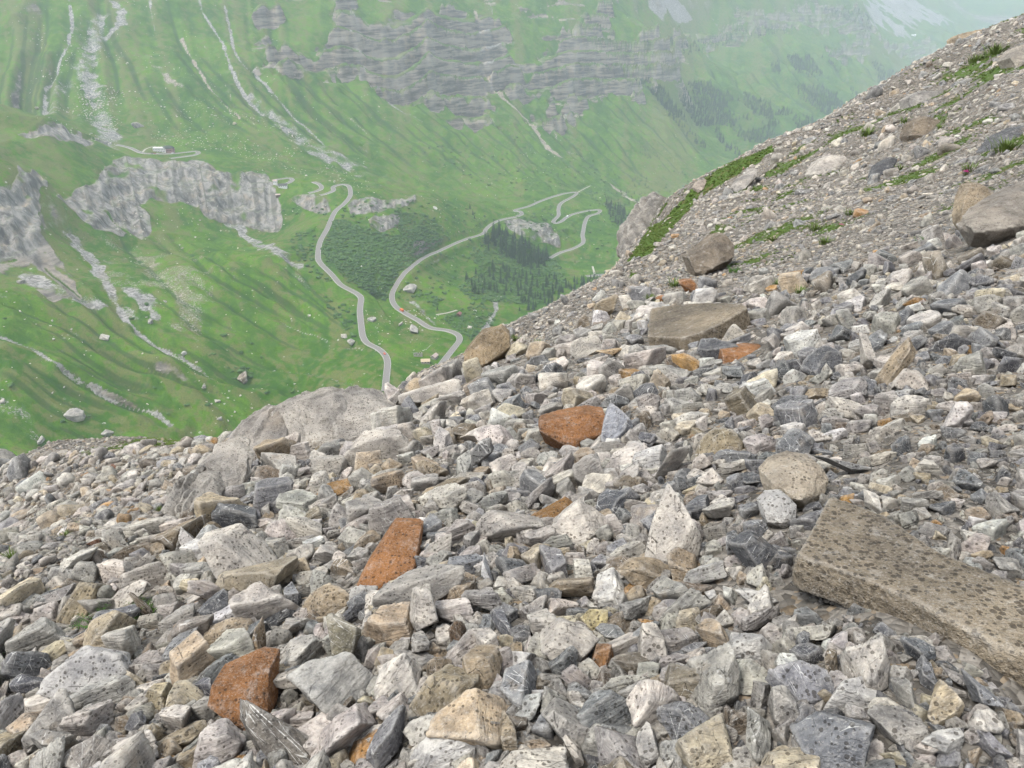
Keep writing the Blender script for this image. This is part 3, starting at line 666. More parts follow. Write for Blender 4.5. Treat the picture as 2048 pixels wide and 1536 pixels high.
grass_n = np.maximum(grass_n, pmask(SLOPE_GREEN) * sstep(.545, .67, gnoise) * .62)
grass_n = np.maximum(grass_n, pmask([(100,905),(200,890),(330,868),(380,885),(250,900),(130,920)]) * sstep(.4, .55, gnoise) * .8)
def scree_material():
    g = NG('scree_ground', .95)
    P = g.new('ShaderNodeNewGeometry').outputs['Position']
    gr_ = g.attr('turf')
    def stones(scale):
        v = g.voro(P, scale); s = g.new('ShaderNodeSeparateColor'); g.l.new(v.outputs['Color'], s.inputs[0]); return v.outputs['Distance'], s
    d1, s1 = stones(34.0); d2, s2 = stones(11.0)
    c1 = g.mix(s1.outputs[0], (.032, .029, .025), (.29, .265, .23)); c1 = g.mix(g.math('MULTIPLY', g.ramp(s1.outputs[1], .75, .9), .7), c1, (.26, .19, .115))
    c2 = g.mix(s2.outputs[0], (.045, .041, .035), (.29, .265, .23))
    c = g.mix(g.ramp(s2.outputs[2], .45, .55), c1, c2)
    c = g.mix(g.ramp(g.noise(P, 1.2, 5, .6), .4, .7), c, g.mix(.5, c, (.07, .062, .052)))
    n = g.noise(P, 6, 5, .7)
    gc = g.mix(n, (.04, .078, .013), (.085, .135, .026)); gc = g.mix(g.ramp(g.noise(P, 2.2, 4, .6), .5, .7), gc, (.10, .085, .035))
    gm = g.ramp(g.math('ADD', gr_, g.math('MULTIPLY', g.math('SUBTRACT', n, .5), 1.0)), .42, .6)
    g.color(g.mix(g.math('MULTIPLY', gm, g.ramp(gr_, .02, .15)), c, gc))
    g.bump(g.math('SUBTRACT', g.math('MULTIPLY', n, .6), g.math('ADD', d1, d2)), .9, .03)
    return g.m
me = mesh_np('scree_slope', np.stack([NX.ravel(), NY.ravel(), near_z.ravel()], -1), grid_faces(len(nlr), len(naz)), scree_material())
add_attr(me, 'turf', grass_n.ravel())
tag(obj('scree_ground', me), 'steep ground of grey rubble falling away to the valley', 'ground', kind='structure')
def near_normal(x, y):
    r = np.hypot(x, y); h = .03 * r + .02
    gx_ = (near_zxy(x + h, y) - near_zxy(x - h, y)) / (2 * h); gy_ = (near_zxy(x, y + h) - near_zxy(x, y - h)) / (2 * h)
    n = np.stack([-gx_, -gy_, np.ones_like(gx_)], -1); return n / np.linalg.norm(n, axis=-1, keepdims=True)

# ------------------------------------------------------------------ rock shapes
def ico(sub):
    bm = bmesh.new(); bmesh.ops.create_icosphere(bm, subdivisions=sub, radius=1.0)
    V = np.array([v.co[:] for v in bm.verts]); Fc = np.array([[v.index for v in f.verts] for f in bm.faces]); bm.free(); return V, Fc
ICO = {k: ico(k) for k in (2, 3, 4, 5)}
def noise3(V, cell, k=0, oct=3):
    s = 0; am = 1; w = 0
    for o in range(oct):
        c = cell / 2 ** o
        s = s + am * (vnoise(V[:, 0] + 9.1 * o, V[:, 1] + V[:, 2] * .37, c, k + o) + vnoise(V[:, 1] + 5.3, V[:, 2] + V[:, 0] * .31, c, k + o + 1) + vnoise(V[:, 2] + 2.7, V[:, 0] + V[:, 1] * .41, c, k + o + 2)) / 3
        w += am; am *= .55
    return s / w - .5
def rock_mesh(name, sub, rg, flat=.55, rough=.10, mat=None, planes=None):
    V, Fc = ICO[sub]
    n = planes or rg.integers(8, 14)
    N = rg.normal(size=(n, 3)); N[:, 2] *= .55; N /= np.linalg.norm(N, axis=1, keepdims=True)
    d = rg.uniform(.40, .98, n)
    up = np.array([[rg.normal(0, .12), rg.normal(0, .12), 1], [rg.normal(0, .12), rg.normal(0, .12), -1]]); up /= np.linalg.norm(up, axis=1, keepdims=True)
    N = np.vstack([N, up]); d = np.r_[d, rg.uniform(.5, .7, 2)]
    q = V @ N.T
    rr = np.where(q > .05, d / np.maximum(q, .05), 9.0)
    # a slightly rounded minimum keeps worn edges
    kq = 75.0
    r = -np.log(np.exp(-kq * np.minimum(rr, 2.5)).sum(1)) / kq
    r = np.minimum(r, 1.75)
    P = V * r[:, None]
    e = noise3(P + rg.uniform(0, 50, 3), .34, 0, 5) * rough * 2.1
    # bedding: thin recessed layers along the local z axis
    lay = noise3(P * np.array([.5, .5, 7.0]) + rg.uniform(0, 50, 3), .9, 2, 3) * rough * rg.uniform(.8, 2.4)
    side = 1 - np.abs(V[:, 2]) ** 2
    P = P * (1 + e + lay * side)[:, None]
    P *= np.array([1.0, rg.uniform(.42, .92), flat * rg.uniform(.6, 1.25)])
    P /= np.abs(P[:, 0]).max()
    return mesh_np(name, P, Fc, mat)

def rock_material(name, src, spots=True, size=70.0, dens=0.0, veins=1.0, bed=.5, big=False):
    """limestone with bedding, veins, rust and (near the camera) fresh raindrop marks; src says where each rock's own colour comes from"""
    g = NG(name, .88)
    geo = g.new('ShaderNodeNewGeometry'); P = geo.outputs['Position']
    O = g.new('ShaderNodeTexCoord').outputs['Object']
    oi = g.new('ShaderNodeObjectInfo'); rnd = oi.outputs['Random']
    tone = oi.outputs['Color'] if src == 'object' else g.attr('rcol', 'INSTANCER', 'Color')
    off = g.new('ShaderNodeCombineXYZ'); g.put(off.inputs[0], g.math('MULTIPLY', rnd, 37.0)); g.put(off.inputs[1], g.math('MULTIPLY', rnd, 91.0)); g.put(off.inputs[2], g.math('MULTIPLY', rnd, 13.0))
    Q = g.vmath('ADD', O, off.outputs[0])
    n1 = g.noise(Q, 1.6, 4, .62); n2 = g.noise(P, 26, 4, .7); n3 = g.noise(P, 130, 3, .7)
    QL = Q
    if big:
        mp_ = g.new('ShaderNodeMapping'); g.put(mp_.inputs['Vector'], Q); mp_.inputs['Rotation'].default_value = (.55, -.35, .4); QL = mp_.outputs[0]
    lay = g.noise(g.vmath('MULTIPLY', QL, (1.6, 1.6, 11.0)), 1.3, 5, .65)
    c = g.mix(g.ramp(n1, .3, .72), g.mix(1.0, tone, (.52, .52, .54), 'MULTIPLY'), g.mix(1.0, tone, (1.25, 1.23, 1.20), 'MULTIPLY'))
    c = g.mix(g.math('MULTIPLY', g.ramp(lay, .52, .72), bed), c, g.mix(1.0, tone, (.5, .48, .46), 'MULTIPLY'))
    c = g.mix(g.math('MULTIPLY', g.ramp(n2, .5, .8), .35), c, (.48, .46, .42), 'MIX')
    # rusty or tan patches on some
    n4 = g.noise(Q, 1.1, 4, .6)
    rust = g.math('MULTIPLY', g.ramp(n4, .56, .72), g.ramp(rnd, .35, .9))
    c = g.mix(g.math('MULTIPLY', rust, .35), c, (.27, .20, .12))
    c = g.mix(g.math('MULTIPLY', g.ramp(g.noise(Q, 3.4, 4, .6), .55, .75), .5), c, g.mix(1.0, c, (.55, .56, .60), 'MULTIPLY'))
    # calcite veins on some
    rv = g.math('FRACT', g.math('MULTIPLY', rnd, 7.13))
    dv = g.voro(g.vmath('ADD', g.vmath('MULTIPLY', Q, (3.1, .55, 1.3)), g.vmath('MULTIPLY', off.outputs[0], (3.0, 1.0, 2.0))), 1.0, 'DISTANCE_TO_EDGE').outputs['Distance']
    lum = g.new('ShaderNodeSeparateColor'); g.l.new(tone, lum.inputs[0])
    gate = g.math('ADD', g.noise(Q, 2.3, 3, .5), g.math('MULTIPLY', rv, .16))
    vein = g.math('MULTIPLY', g.math('MULTIPLY', g.ramp(g.math('ADD', dv, g.math('MULTIPLY', g.math('SUBTRACT', n2, .5), .05)), .022, .002), g.ramp(gate, .56, .66)), g.math('MULTIPLY', g.ramp(lum.outputs[2], .045, .07), g.ramp(lum.outputs[0], .34, .20)))
    c = g.mix(g.math('MULTIPLY', vein, .75 * veins), c, (.62, .61, .58))
    # dusty bleach
    c = g.mix(g.math('MULTIPLY', g.ramp(n3, .5, .75), .38), c, (.52, .50, .46))
    c = g.mix(g.math('MULTIPLY', g.ramp(g.noise(P, 75, 3, .75), .5, .34), .45), c, g.mix(1.0, c, (.45, .44, .43), 'MULTIPLY'))
    # fine cracks
    ck = g.voro(g.vmath('ADD', g.vmath('MULTIPLY', Q, (.7, 1.9, 2.6)), g.vmath('MULTIPLY', off.outputs[0], (1.0, 2.0, 3.0))), 1.0, 'DISTANCE_TO_EDGE').outputs['Distance']
    crack = g.math('MULTIPLY', g.ramp(g.math('ADD', ck, g.math('MULTIPLY', g.math('SUBTRACT', n2, .5), .04)), .012, .002), g.ramp(g.noise(Q, 1.4, 2, .5), .5, .58))
    c = g.mix(g.math('MULTIPLY', crack, .0 if big else .5), c, (.03, .028, .026))
    if spots:
        v = g.voro(P, size); s = g.new('ShaderNodeSeparateColor'); g.l.new(v.outputs['Color'], s.inputs[0])
        wob = g.math('MULTIPLY', g.math('SUBTRACT', g.noise(P, 190, 2, .5), .5), .22)
        thr = g.math('SUBTRACT', g.math('MULTIPLY', s.outputs[0], .74), g.math('ADD', .19 - dens, g.math('MULTIPLY', rnd, .16)))
        wet = g.ramp(g.math('SUBTRACT', g.math('ADD', v.outputs['Distance'], wob), thr), .05, -.03)
        sn = g.new('ShaderNodeSeparateXYZ'); g.l.new(geo.outputs['True Normal'], sn.inputs[0])
        wet = g.math('MULTIPLY', wet, g.ramp(sn.outputs[2], -.15, .25))
        wet = g.math('MULTIPLY', wet, g.ramp(g.noise(P, 1.1, 2, .5), .30, .45))
        c = g.mix(wet, c, g.mix(1.0, c, (.37, .355, .34), 'MULTIPLY'))
        g.put(g.b.inputs['Roughness'], g.math('SUBTRACT', .9, g.math('MULTIPLY', wet, .25)))
    if big:
        n6 = g.noise(P, 9, 5, .72); c = g.mix(g.math('MULTIPLY', g.ramp(n6, .48, .34), .6), c, g.mix(1.0, c, (.5, .48, .46), 'MULTIPLY')); c = g.mix(g.math('MULTIPLY', g.ramp(n6, .55, .7), .35), c, (.46, .43, .385))
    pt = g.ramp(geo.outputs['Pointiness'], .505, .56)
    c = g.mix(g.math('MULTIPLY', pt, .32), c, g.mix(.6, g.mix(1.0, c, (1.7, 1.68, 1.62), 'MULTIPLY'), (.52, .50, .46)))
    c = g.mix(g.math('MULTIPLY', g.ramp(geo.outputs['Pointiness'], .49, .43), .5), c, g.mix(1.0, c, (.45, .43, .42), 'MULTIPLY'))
    g.color(c)
    h = g.math('ADD', g.math('MULTIPLY', n2, .8), g.math('ADD', g.math('MULTIPLY', n3, .3), g.math('ADD', g.math('MULTIPLY', lay, 1.6), g.math('MULTIPLY', crack, 0.0 if big else -1.2))))
    if big:
        n5 = g.noise(P, 7, 6, .72); h = g.math('ADD', g.math('MULTIPLY', h, .5), g.math('MULTIPLY', n5, 2.2))
    g.bump(h, .85, .05 if big else .016)
    return g.m
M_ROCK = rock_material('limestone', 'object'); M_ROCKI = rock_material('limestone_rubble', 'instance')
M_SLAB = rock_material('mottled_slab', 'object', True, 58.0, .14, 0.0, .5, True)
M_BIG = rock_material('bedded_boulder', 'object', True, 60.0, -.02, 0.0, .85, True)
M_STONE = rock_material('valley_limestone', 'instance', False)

TONES = {'pale': (.44, .405, .355), 'grey': (.295, .278, .25), 'blue': (.17, .172, .176), 'dark': (.095, .098, .105), 'tan': (.33, .265, .18), 'brown': (.175, .14, .10),
         'white': (.50, .485, .455), 'orange': (.255, .118, .045), 'ochre': (.34, .195, .07), 'cream': (.46, .40, .29), 'olive': (.17, .155, .11), 'rust': (.15, .075, .045)}
def pick_tones(u, rg):
    """pale and tan rocks to the left, bluish grey to the right"""
    n = len(u); f = np.clip(u / 2048, 0, 1)
    names = np.array(['pale', 'grey', 'blue', 'dark', 'tan', 'brown', 'white', 'ochre', 'cream'])
    w = np.stack([.42 - .16 * f, .29 + .02 * f, .06 + .22 * f, .03 + .05 * f, .10 - .05 * f, .05 + 0 * f, .035 + .03 * f, .012 + 0 * f, .03 + 0 * f], -1)
    w /= w.sum(1, keepdims=True); cs = w.cumsum(1); k = (rg.random(n)[:, None] > cs).sum(1)
    k = np.minimum(k, len(names) - 1)
    col = np.array([TONES[x] for x in names])[k] * rg.uniform(.82, 1.18, (n, 1)) * rg.uniform(.97, 1.03, (n, 3))
    return names[k], col
def align(n, spin, tilt, tdir):
    """euler that lays local z on normal n, tilted and spun"""
    z = Vector(n); ax = Vector((math.cos(tdir), math.sin(tdir), 0)); z = (Matrix.Rotation(tilt, 3, ax) @ z).normalized()
    x = Vector((math.cos(spin), math.sin(spin), 0)); x = (x - z * x.dot(z)).normalized(); y = z.cross(x)
    return Matrix((x, y, z)).transposed().to_euler()

# geometry-node scatter: one object, many pieces nobody would count
VAR = {}
def variants(key, meshes):
    c = bpy.data.collections.new(key)
    for i, m in enumerate(meshes):
        o = bpy.data.objects.new('%s_%02d' % (key, i), m); c.objects.link(o)
    VAR[key] = c
def scatter(name, key, P, rot, scl, idx, col, label, cat):
    me = bpy.data.meshes.new(name); me.vertices.add(len(P)); me.vertices.foreach_set('co', np.asarray(P, np.float32).ravel())
    add_attr(me, 'rot', rot, 'FLOAT_VECTOR'); add_attr(me, 'scl', scl, 'FLOAT_VECTOR'); add_attr(me, 'idx', idx, 'INT')
    add_attr(me, 'rcol', np.c_[col, np.ones(len(col))], 'FLOAT_COLOR')
    o = tag(obj(name, me), label, cat, kind='stuff')
    t = bpy.data.node_groups.new(name, 'GeometryNodeTree')
    t.interface.new_socket('Geometry', in_out='INPUT', socket_type='NodeSocketGeometry'); t.interface.new_socket('Geometry', in_out='OUTPUT', socket_type='NodeSocketGeometry')
    n, l = t.nodes, t.links
    gi, go = n.new('NodeGroupInput'), n.new('NodeGroupOutput'); ip = n.new('GeometryNodeInstanceOnPoints'); ci = n.new('GeometryNodeCollectionInfo')
    ci.inputs['Collection'].default_value = VAR[key]; ci.inputs['Separate Children'].default_value = True; ci.inputs['Reset Children'].default_value = True
    def na(nm, ty):
        x = n.new('GeometryNodeInputNamedAttribute'); x.data_type = ty; x.inputs['Name'].default_value = nm; return x.outputs['Attribute']
    l.new(gi.outputs[0], ip.inputs['Points']); l.new(ci.outputs[0], ip.inputs['Instance']); ip.inputs['Pick Instance'].default_value = True
    l.new(na('idx', 'INT'), ip.inputs['Instance Index']); l.new(na('rot', 'FLOAT_VECTOR'), ip.inputs['Rotation']); l.new(na('scl', 'FLOAT_VECTOR'), ip.inputs['Scale'])
    l.new(ip.outputs[0], go.inputs[0])
    md = o.modifiers.new('scatter', 'NODES'); md.node_group = t
    return o
# ------------------------------------------------------------------ single rocks read off the photograph
class Packing:
    """keeps rocks from burying one another"""
    def __init__(self, cell): self.c = cell; self.g = {}
    def ok(self, x, y, r, k):
        c = self.c; R_ = int(math.ceil((r + .8) / c)) if r > c else 1; i, j = int(x // c), int(y // c)
        for a in range(i - 2, i + 3):
            for b in range(j - 2, j + 3):
                for (X, Y, S) in self.g.get((a, b), ()):
                    if (x - X) ** 2 + (y - Y) ** 2 < (k * (r + S)) ** 2: return False
        return True
    def add(self, x, y, r): self.g.setdefault((int(x // self.c), int(y // self.c)), []).append((x, y, r))
reserved = []      # (x, y, radius) of placed single rocks

def remeshed(name, bm, voxel, disp, rg, mat, layers=.5):
    """solid from a hull, re-meshed finely and roughened"""
    me = bpy.data.meshes.new(name); bm.to_mesh(me); bm.free()
    o = bpy.data.objects.new(name, me); COL.objects.link(o)
    md = o.modifiers.new('r', 'REMESH'); md.mode = 'VOXEL'; md.voxel_size = voxel
    dg = bpy.context.evaluated_depsgraph_get(); ev = o.evaluated_get(dg); m2 = bpy.data.meshes.new_from_object(ev)
    bpy.data.objects.remove(o); bpy.data.meshes.remove(me)
    n = len(m2.vertices); V = np.empty(n * 3, np.float32); N = np.empty(n * 3, np.float32)
    m2.vertices.foreach_get('co', V); m2.vertices.foreach_get('normal', N); V = V.reshape(-1, 3).astype(float); N = N.reshape(-1, 3)
    s = np.ptp(V, axis=0).max()
    e = noise3(V / s + rg.uniform(0, 40, 3), .35, 1, 5) * disp * s * 1.5
    bed = rg.normal(size=3) * .2 + np.array([.55, -.35, .75]); bed /= np.linalg.norm(bed)
    q = (V / s) @ bed
    e += layers * disp * s * (vnoise(q * 26 + 3, noise3(V / s, .4, 3, 2) * 5, 1.0, 2) - .5) * (1 - np.abs(N @ bed))
    V += N * e[:, None]
    m2.vertices.foreach_set('co', V.astype(np.float32).ravel()); m2.polygons.foreach_set('use_smooth', np.ones(len(m2.polygons), bool))
    m2.materials.clear(); m2.materials.append(mat); m2.update(); m2.name = name
    return m2
DARKFWD = np.array([0, math.cos(PITCH), -math.sin(PITCH)])
def finish(name, me, col, label, cat='rock', group=None):
    """put the origin at the middle of the foot"""
    n = len(me.vertices); V = np.empty(n * 3, np.float32); me.vertices.foreach_get('co', V); V = V.reshape(-1, 3)
    c = V.mean(0); c[2] = V[:, 2].min() + .3 * np.ptp(V[:, 2]); V -= c; me.vertices.foreach_set('co', V.ravel()); me.update()
    o = obj(name, me, loc=c); o.color = (*col, 1); tag(o, label, cat, group)
    sz = max(np.ptp(V[:, 0]), np.ptp(V[:, 1])); rr_ = min(.13 * sz, .5)
    W_ = V + c; W_ = W_[W_[:, 2] > near_zxy(W_[:, 0], W_[:, 1]) + .02 * sz]; seen = set()
    for q in W_[::7]:
        k = (int(q[0] / rr_), int(q[1] / rr_))
        if k not in seen: seen.add(k); reserved.append((float(q[0]), float(q[1]), rr_ * .8))
    return o
def hull_rock(name, px, tone, label, cat='rock', thick=.6, lean=.9, bulge=.22, ridge=(), sink=.12, disp=.035, res=52, depth=None, layers=.5, group=None):
    """a rock whose visible outline is read off the photo and which stands at its own place on the slope, as deep as it is wide"""
    rg = np.random.default_rng(sum(map(ord, label)))
    px = np.array(px, float); vb = px[:, 1].max(); ub = px[px[:, 1].argmax(), 0]
    t0 = depth or float(on_near(ub, vb)[0] @ DARKFWD)
    W = np.ptp(px[:, 0]) / F * t0; pts = []
    fw = np.array([0, 1.0, 0])
    for u, v in px:
        t = t0 + lean * (vb - v) / F * t0
        pts.append(ray(u, v) * t)
    A = np.array(pts); c = A.mean(0)
    for p in A:
        pts.append(p + fw * W * thick - np.array([0, 0, W * thick * .25]))
        q = c + (p - c) * .8; pts.append(q + fw * W * thick * .5 - np.array([0, 0, W * (thick * .5 + sink)]))
    cm = c + (c - A).mean(0)
    for (u, v, w) in ridge:
        t = t0 + lean * (vb - v) / F * t0 - w * W; pts.append(ray(u, v) * t)
    if not len(ridge):
        cu, cv = px[:, 0].mean(), px[:, 1].mean() * .35 + vb * .65
        t = t0 + lean * (vb - cv) / F * t0 - bulge * W; pts.append(ray(cu, cv) * t)
    bm = bmesh.new()
    for p in pts: bm.verts.new(p)
    r = bmesh.ops.convex_hull(bm, input=bm.verts)
    bmesh.ops.delete(bm, geom=list({g for g in r['geom_interior'] + r['geom_unused'] if isinstance(g, bmesh.types.BMVert)}), context='VERTS')
    bmesh.ops.recalc_face_normals(bm, faces=bm.faces)
    me = remeshed(name, bm, max(W, np.ptp(A[:, 2])) / res, disp, rg, M_BIG, layers)
    return finish(name, me, TONES.get(tone, tone), label, cat, group)
def slab_rock(name, px, tone, label, cat='rock', thick=.12, lift=.1, tilt=(0, 0), disp=.012, res=90, group=None):
    """a flat block: its top face outline on the photo, a plane parallel to the ground (tilted a little), and a thickness"""
    rg = np.random.default_rng(sum(map(ord, label)))
    px = np.array(px, float); cu, cv = px.mean(0); g0 = on_near(cu, cv)[0]
    n = near_normal(g0[:1], g0[1:2])[0] + np.array([tilt[0], tilt[1], 0]); n /= np.linalg.norm(n)
    p0 = g0 + n * lift; d = ray(px[:, 0], px[:, 1]); T = (p0 @ n) / (d @ n); A = d * T[:, None]
    bm = bmesh.new(); top = [bm.verts.new(p) for p in A]; c = A.mean(0)
    bot = [bm.verts.new(c + (p - c) * 1.03 - n * thick) for p in A]
    bm.faces.new(top); bm.faces.new(bot[::-1]); k = len(top)
    for i in range(k): bm.faces.new((top[i], bot[i], bot[(i + 1) % k], top[(i + 1) % k]))
    bmesh.ops.recalc_face_normals(bm, faces=bm.faces)
    me = remeshed(name, bm, np.ptp(A, axis=0).max() / res, disp, rg, M_SLAB, .6)
    return finish(name, me, TONES.get(tone, tone), label, cat, group)

slab_rock('rock_slab', [(1660,992),(1721,1013),(1767,1032),(1882,1106),(1965,1142),(2048,1178),(2200,1240),(2200,1400),(2048,1306),(1996,1291),(1920,1250),(1843,1209),(1744,1164),(1660,1132),(1614,1118),(1595,1106)], (.255,.212,.152),
          'huge flat tan slab with tan veins and dark rain spots running off the edge of the picture', thick=.125, lift=.08, tilt=(0, 0), disp=.036, res=130)
slab_rock('rock_slab', [(1301,616),(1350,609),(1406,604),(1484,605),(1495,614),(1450,641),(1406,663),(1363,675),(1293,671)], (.225,.185,.13), 'flat dark speckled slab with a tan broken front face on the scree', thick=.6, lift=.46, tilt=(.0, -.05), res=80)
hull_rock('boulder', [(545,822),(590,803),(632,794),(668,792),(690,800),(700,850),(690,885),(620,900),(560,895)], (.39,.36,.315), 'big bedded block at the crest of the rock pile above the meadow', 'boulder', thick=.5, lean=1.0, disp=.09, res=90, bulge=.10, layers=1.6)
hull_rock('boulder', [(662,800),(690,788),(735,790),(762,815),(795,832),(800,852),(740,880),(680,885)], (.41,.38,.335), 'pale bedded block right of the big one at the crest of the rock pile', 'boulder', thick=.5, lean=1.1, disp=.09, res=80, bulge=.10, layers=1.6)
hull_rock('boulder', [(455,890),(478,857),(520,832),(556,820),(575,860),(565,905),(500,925),(460,912)], (.36,.33,.29), 'low bedded block left of the big one at the crest of the rock pile', 'boulder', thick=.5, lean=1.1, disp=.09, res=80, bulge=.10, layers=1.6)
hull_rock('boulder', [(431,897),(415,925),(400,950),(430,985),(478,972),(498,914),(470,882)], (.33,.305,.27), 'grey fractured block at the top of the rock ridge beside the gravel', 'boulder', thick=.4, lean=1.2, disp=.10, res=70, layers=1.8)
hull_rock('boulder', [(395,945),(345,982),(328,1023),(350,1040),(400,1030),(440,990),(425,955)], (.34,.315,.275), 'grey fractured block at the foot of the rock ridge beside the gravel', 'boulder', thick=.4, lean=1.2, disp=.10, res=70, layers=1.8)
hull_rock('boulder', [(952,679),(962,668),(1003,656),(1019,670),(1020,694),(1003,703),(983,718),(945,742),(928,742),(928,711)], (.33,.25,.15), 'upright tan boulder with a cracked top standing on the brow above the barns', 'boulder', thick=.6, lean=.2, disp=.05, layers=.8)
hull_rock('boulder', [(1923,430),(1930,395),(1941,368),(1955,364),(1978,376),(1998,394),(1990,430),(1950,460),(1925,446)], 'tan', 'upright pale block with a dark blotch leaning on a slab by the path', 'boulder', thick=.5, lean=.3)
hull_rock('boulder', [(1942,452),(1975,415),(2020,385),(2080,362),(2110,380),(2100,440),(2040,470),(1990,470),(1950,464)], (.27,.24,.20), 'thick beige slab propped beside the upright pale block at the edge', 'boulder', thick=.35, lean=.9, disp=.08)
hull_rock('boulder', [(1378,515),(1399,502),(1432,470),(1450,466),(1470,490),(1468,515),(1432,538),(1407,551),(1390,545)], (.19,.155,.115), 'dark brown faced boulder with a pale ridge half way up the gravel slope', 'boulder', thick=.7, lean=.5, disp=.05)
hull_rock('boulder', [(1542,963),(1562,940),(1601,926),(1644,934),(1659,959),(1651,986),(1616,1016),(1573,1006),(1546,986)], (.36,.31,.24), 'rounded beige boulder resting above the corner of the huge tan slab', 'boulder', thick=.7, lean=.5, bulge=.35, disp=.025)
hull_rock('rock', [(1527,1015),(1545,997),(1575,995),(1594,1010),(1592,1040),(1570,1058),(1535,1045)], 'white', 'blocky white stone just below the rounded beige boulder', thick=.7, lean=.4)
hull_rock('rock', [(423,1370),(469,1349),(507,1334),(539,1337),(532,1364),(534,1440),(516,1463),(498,1468),(457,1446),(414,1413)], 'orange', 'large orange rust wedge with a dark lower face near the bottom edge', thick=.6, lean=.7, ridge=[(425,1388,.10),(480,1419,.22),(510,1452,.14),(500,1380,.12)], disp=.02, res=64, layers=.2)
hull_rock('rock', [(783,1059),(832,1061),(840,1066),(826,1097),(833,1132),(816,1154),(784,1177),(740,1191),(710,1178),(727,1145),(765,1091)], 'orange', 'large orange slab with a flat speckled top in the middle of the scree', thick=.5, lean=1.1, ridge=[(724,1152,.10),(778,1147,.16),(826,1138,.08)], disp=.02, res=64, layers=.25)
hull_rock('rock', [(1078,862),(1082,848),(1123,836),(1178,826),(1212,831),(1205,869),(1181,882),(1150,901),(1126,889)], (.26,.118,.044), 'broad rust brown block with a broken concave face beside a blue grey stone', thick=.5, lean=.6, ridge=[(1155,880,.12),(1180,838,.05)], disp=.025, res=64)
hull_rock('rock', [(1443,700),(1499,692),(1529,694),(1524,714),(1499,725),(1446,728)], 'orange', 'brick shaped orange block below the flat dark speckled slab', thick=.45, lean=.8, ridge=[(1446,712,.1),(1500,708,.12)], disp=.02)
hull_rock('rock', [(1061,1045),(1092,1029),(1133,1005),(1150,1017),(1137,1036),(1096,1055),(1068,1057)], (.33,.17,.05), 'ochre wedge pointing up between pale spotted rocks', thick=.4, lean=.9, ridge=[(1075,1046,.1),(1125,1030,.12)])
hull_rock('rock', [(632,990),(650,975),(690,966),(703,972),(695,985),(665,996),(640,998)], 'ochre', 'low ochre splintered stone below the rock ridge', thick=.4, lean=.8)
hull_rock('boulder', [(1918,73),(1922,68),(1949,64),(1973,56),(1981,63),(1963,80),(1944,96),(1921,92)], 'tan', 'beige boulder on the skyline near the top of the slope', 'boulder', thick=.7, lean=.3, depth=47, disp=.06)
hull_rock('boulder', [(1388,375),(1396,362),(1410,358),(1418,364),(1412,378),(1396,386)], (.34,.29,.24), 'smooth beige boulder sitting on the grassy brow', 'boulder', thick=.7, lean=.4, bulge=.35, disp=.02)
hull_rock('boulder', [(1465,375),(1480,355),(1505,342),(1516,338),(1514,352),(1490,378),(1470,385)], (.32,.30,.27), 'long pale slab lying on the gravel below the grassy brow', 'boulder', thick=.4, lean=1.0)
hull_rock('boulder', [(1625,348),(1640,322),(1665,310),(1690,312),(1700,322),(1670,345),(1635,352)], 'pale', 'pale sloping boulder in the middle of the gravel slope', 'boulder', thick=.6, lean=.6)
hull_rock('boulder', [(1748,352),(1758,330),(1782,314),(1796,318),(1788,338),(1760,354)], 'dark', 'dark wedge shaped rock on the grassy gravel slope', 'boulder', thick=.6, lean=.5)
hull_rock('boulder', [(1820,270),(1828,245),(1850,232),(1880,240),(1895,255),(1870,270),(1835,278)], 'brown', 'dark nosed boulder high on the gravel slope', 'boulder', thick=.6, lean=.5)
hull_rock('boulder', [(1985,300),(2010,270),(2048,250),(2080,250),(2070,280),(2020,300)], 'dark', 'dark slab above a green patch at the edge of the slope', 'boulder', thick=.6, lean=.5)
hull_rock('boulder', [(2020,115),(2040,92),(2075,78),(2095,90),(2070,125),(2035,135)], (.30,.27,.225), 'pale beige block at the edge high on the slope', 'boulder', thick=.6, lean=.5)
hull_rock('boulder', [(1820,195),(1840,182),(1880,182),(1895,188),(1850,205),(1822,215)], 'grey', 'low grey slab with a dark nose under the skyline', 'boulder', thick=.6, lean=.4)
hull_rock('rock_outcrop', [(1253,518),(1256,470),(1268,440),(1285,412),(1300,398),(1322,392),(1345,402),(1352,430),(1330,470),(1300,510),(1270,540)], (.23,.215,.19), 'knobbly pale grey outcrop with turf on its back at the brow of the slope', 'outcrop', thick=.9, lean=.55, disp=.2, res=100, depth=49, layers=1.2, bulge=.3)

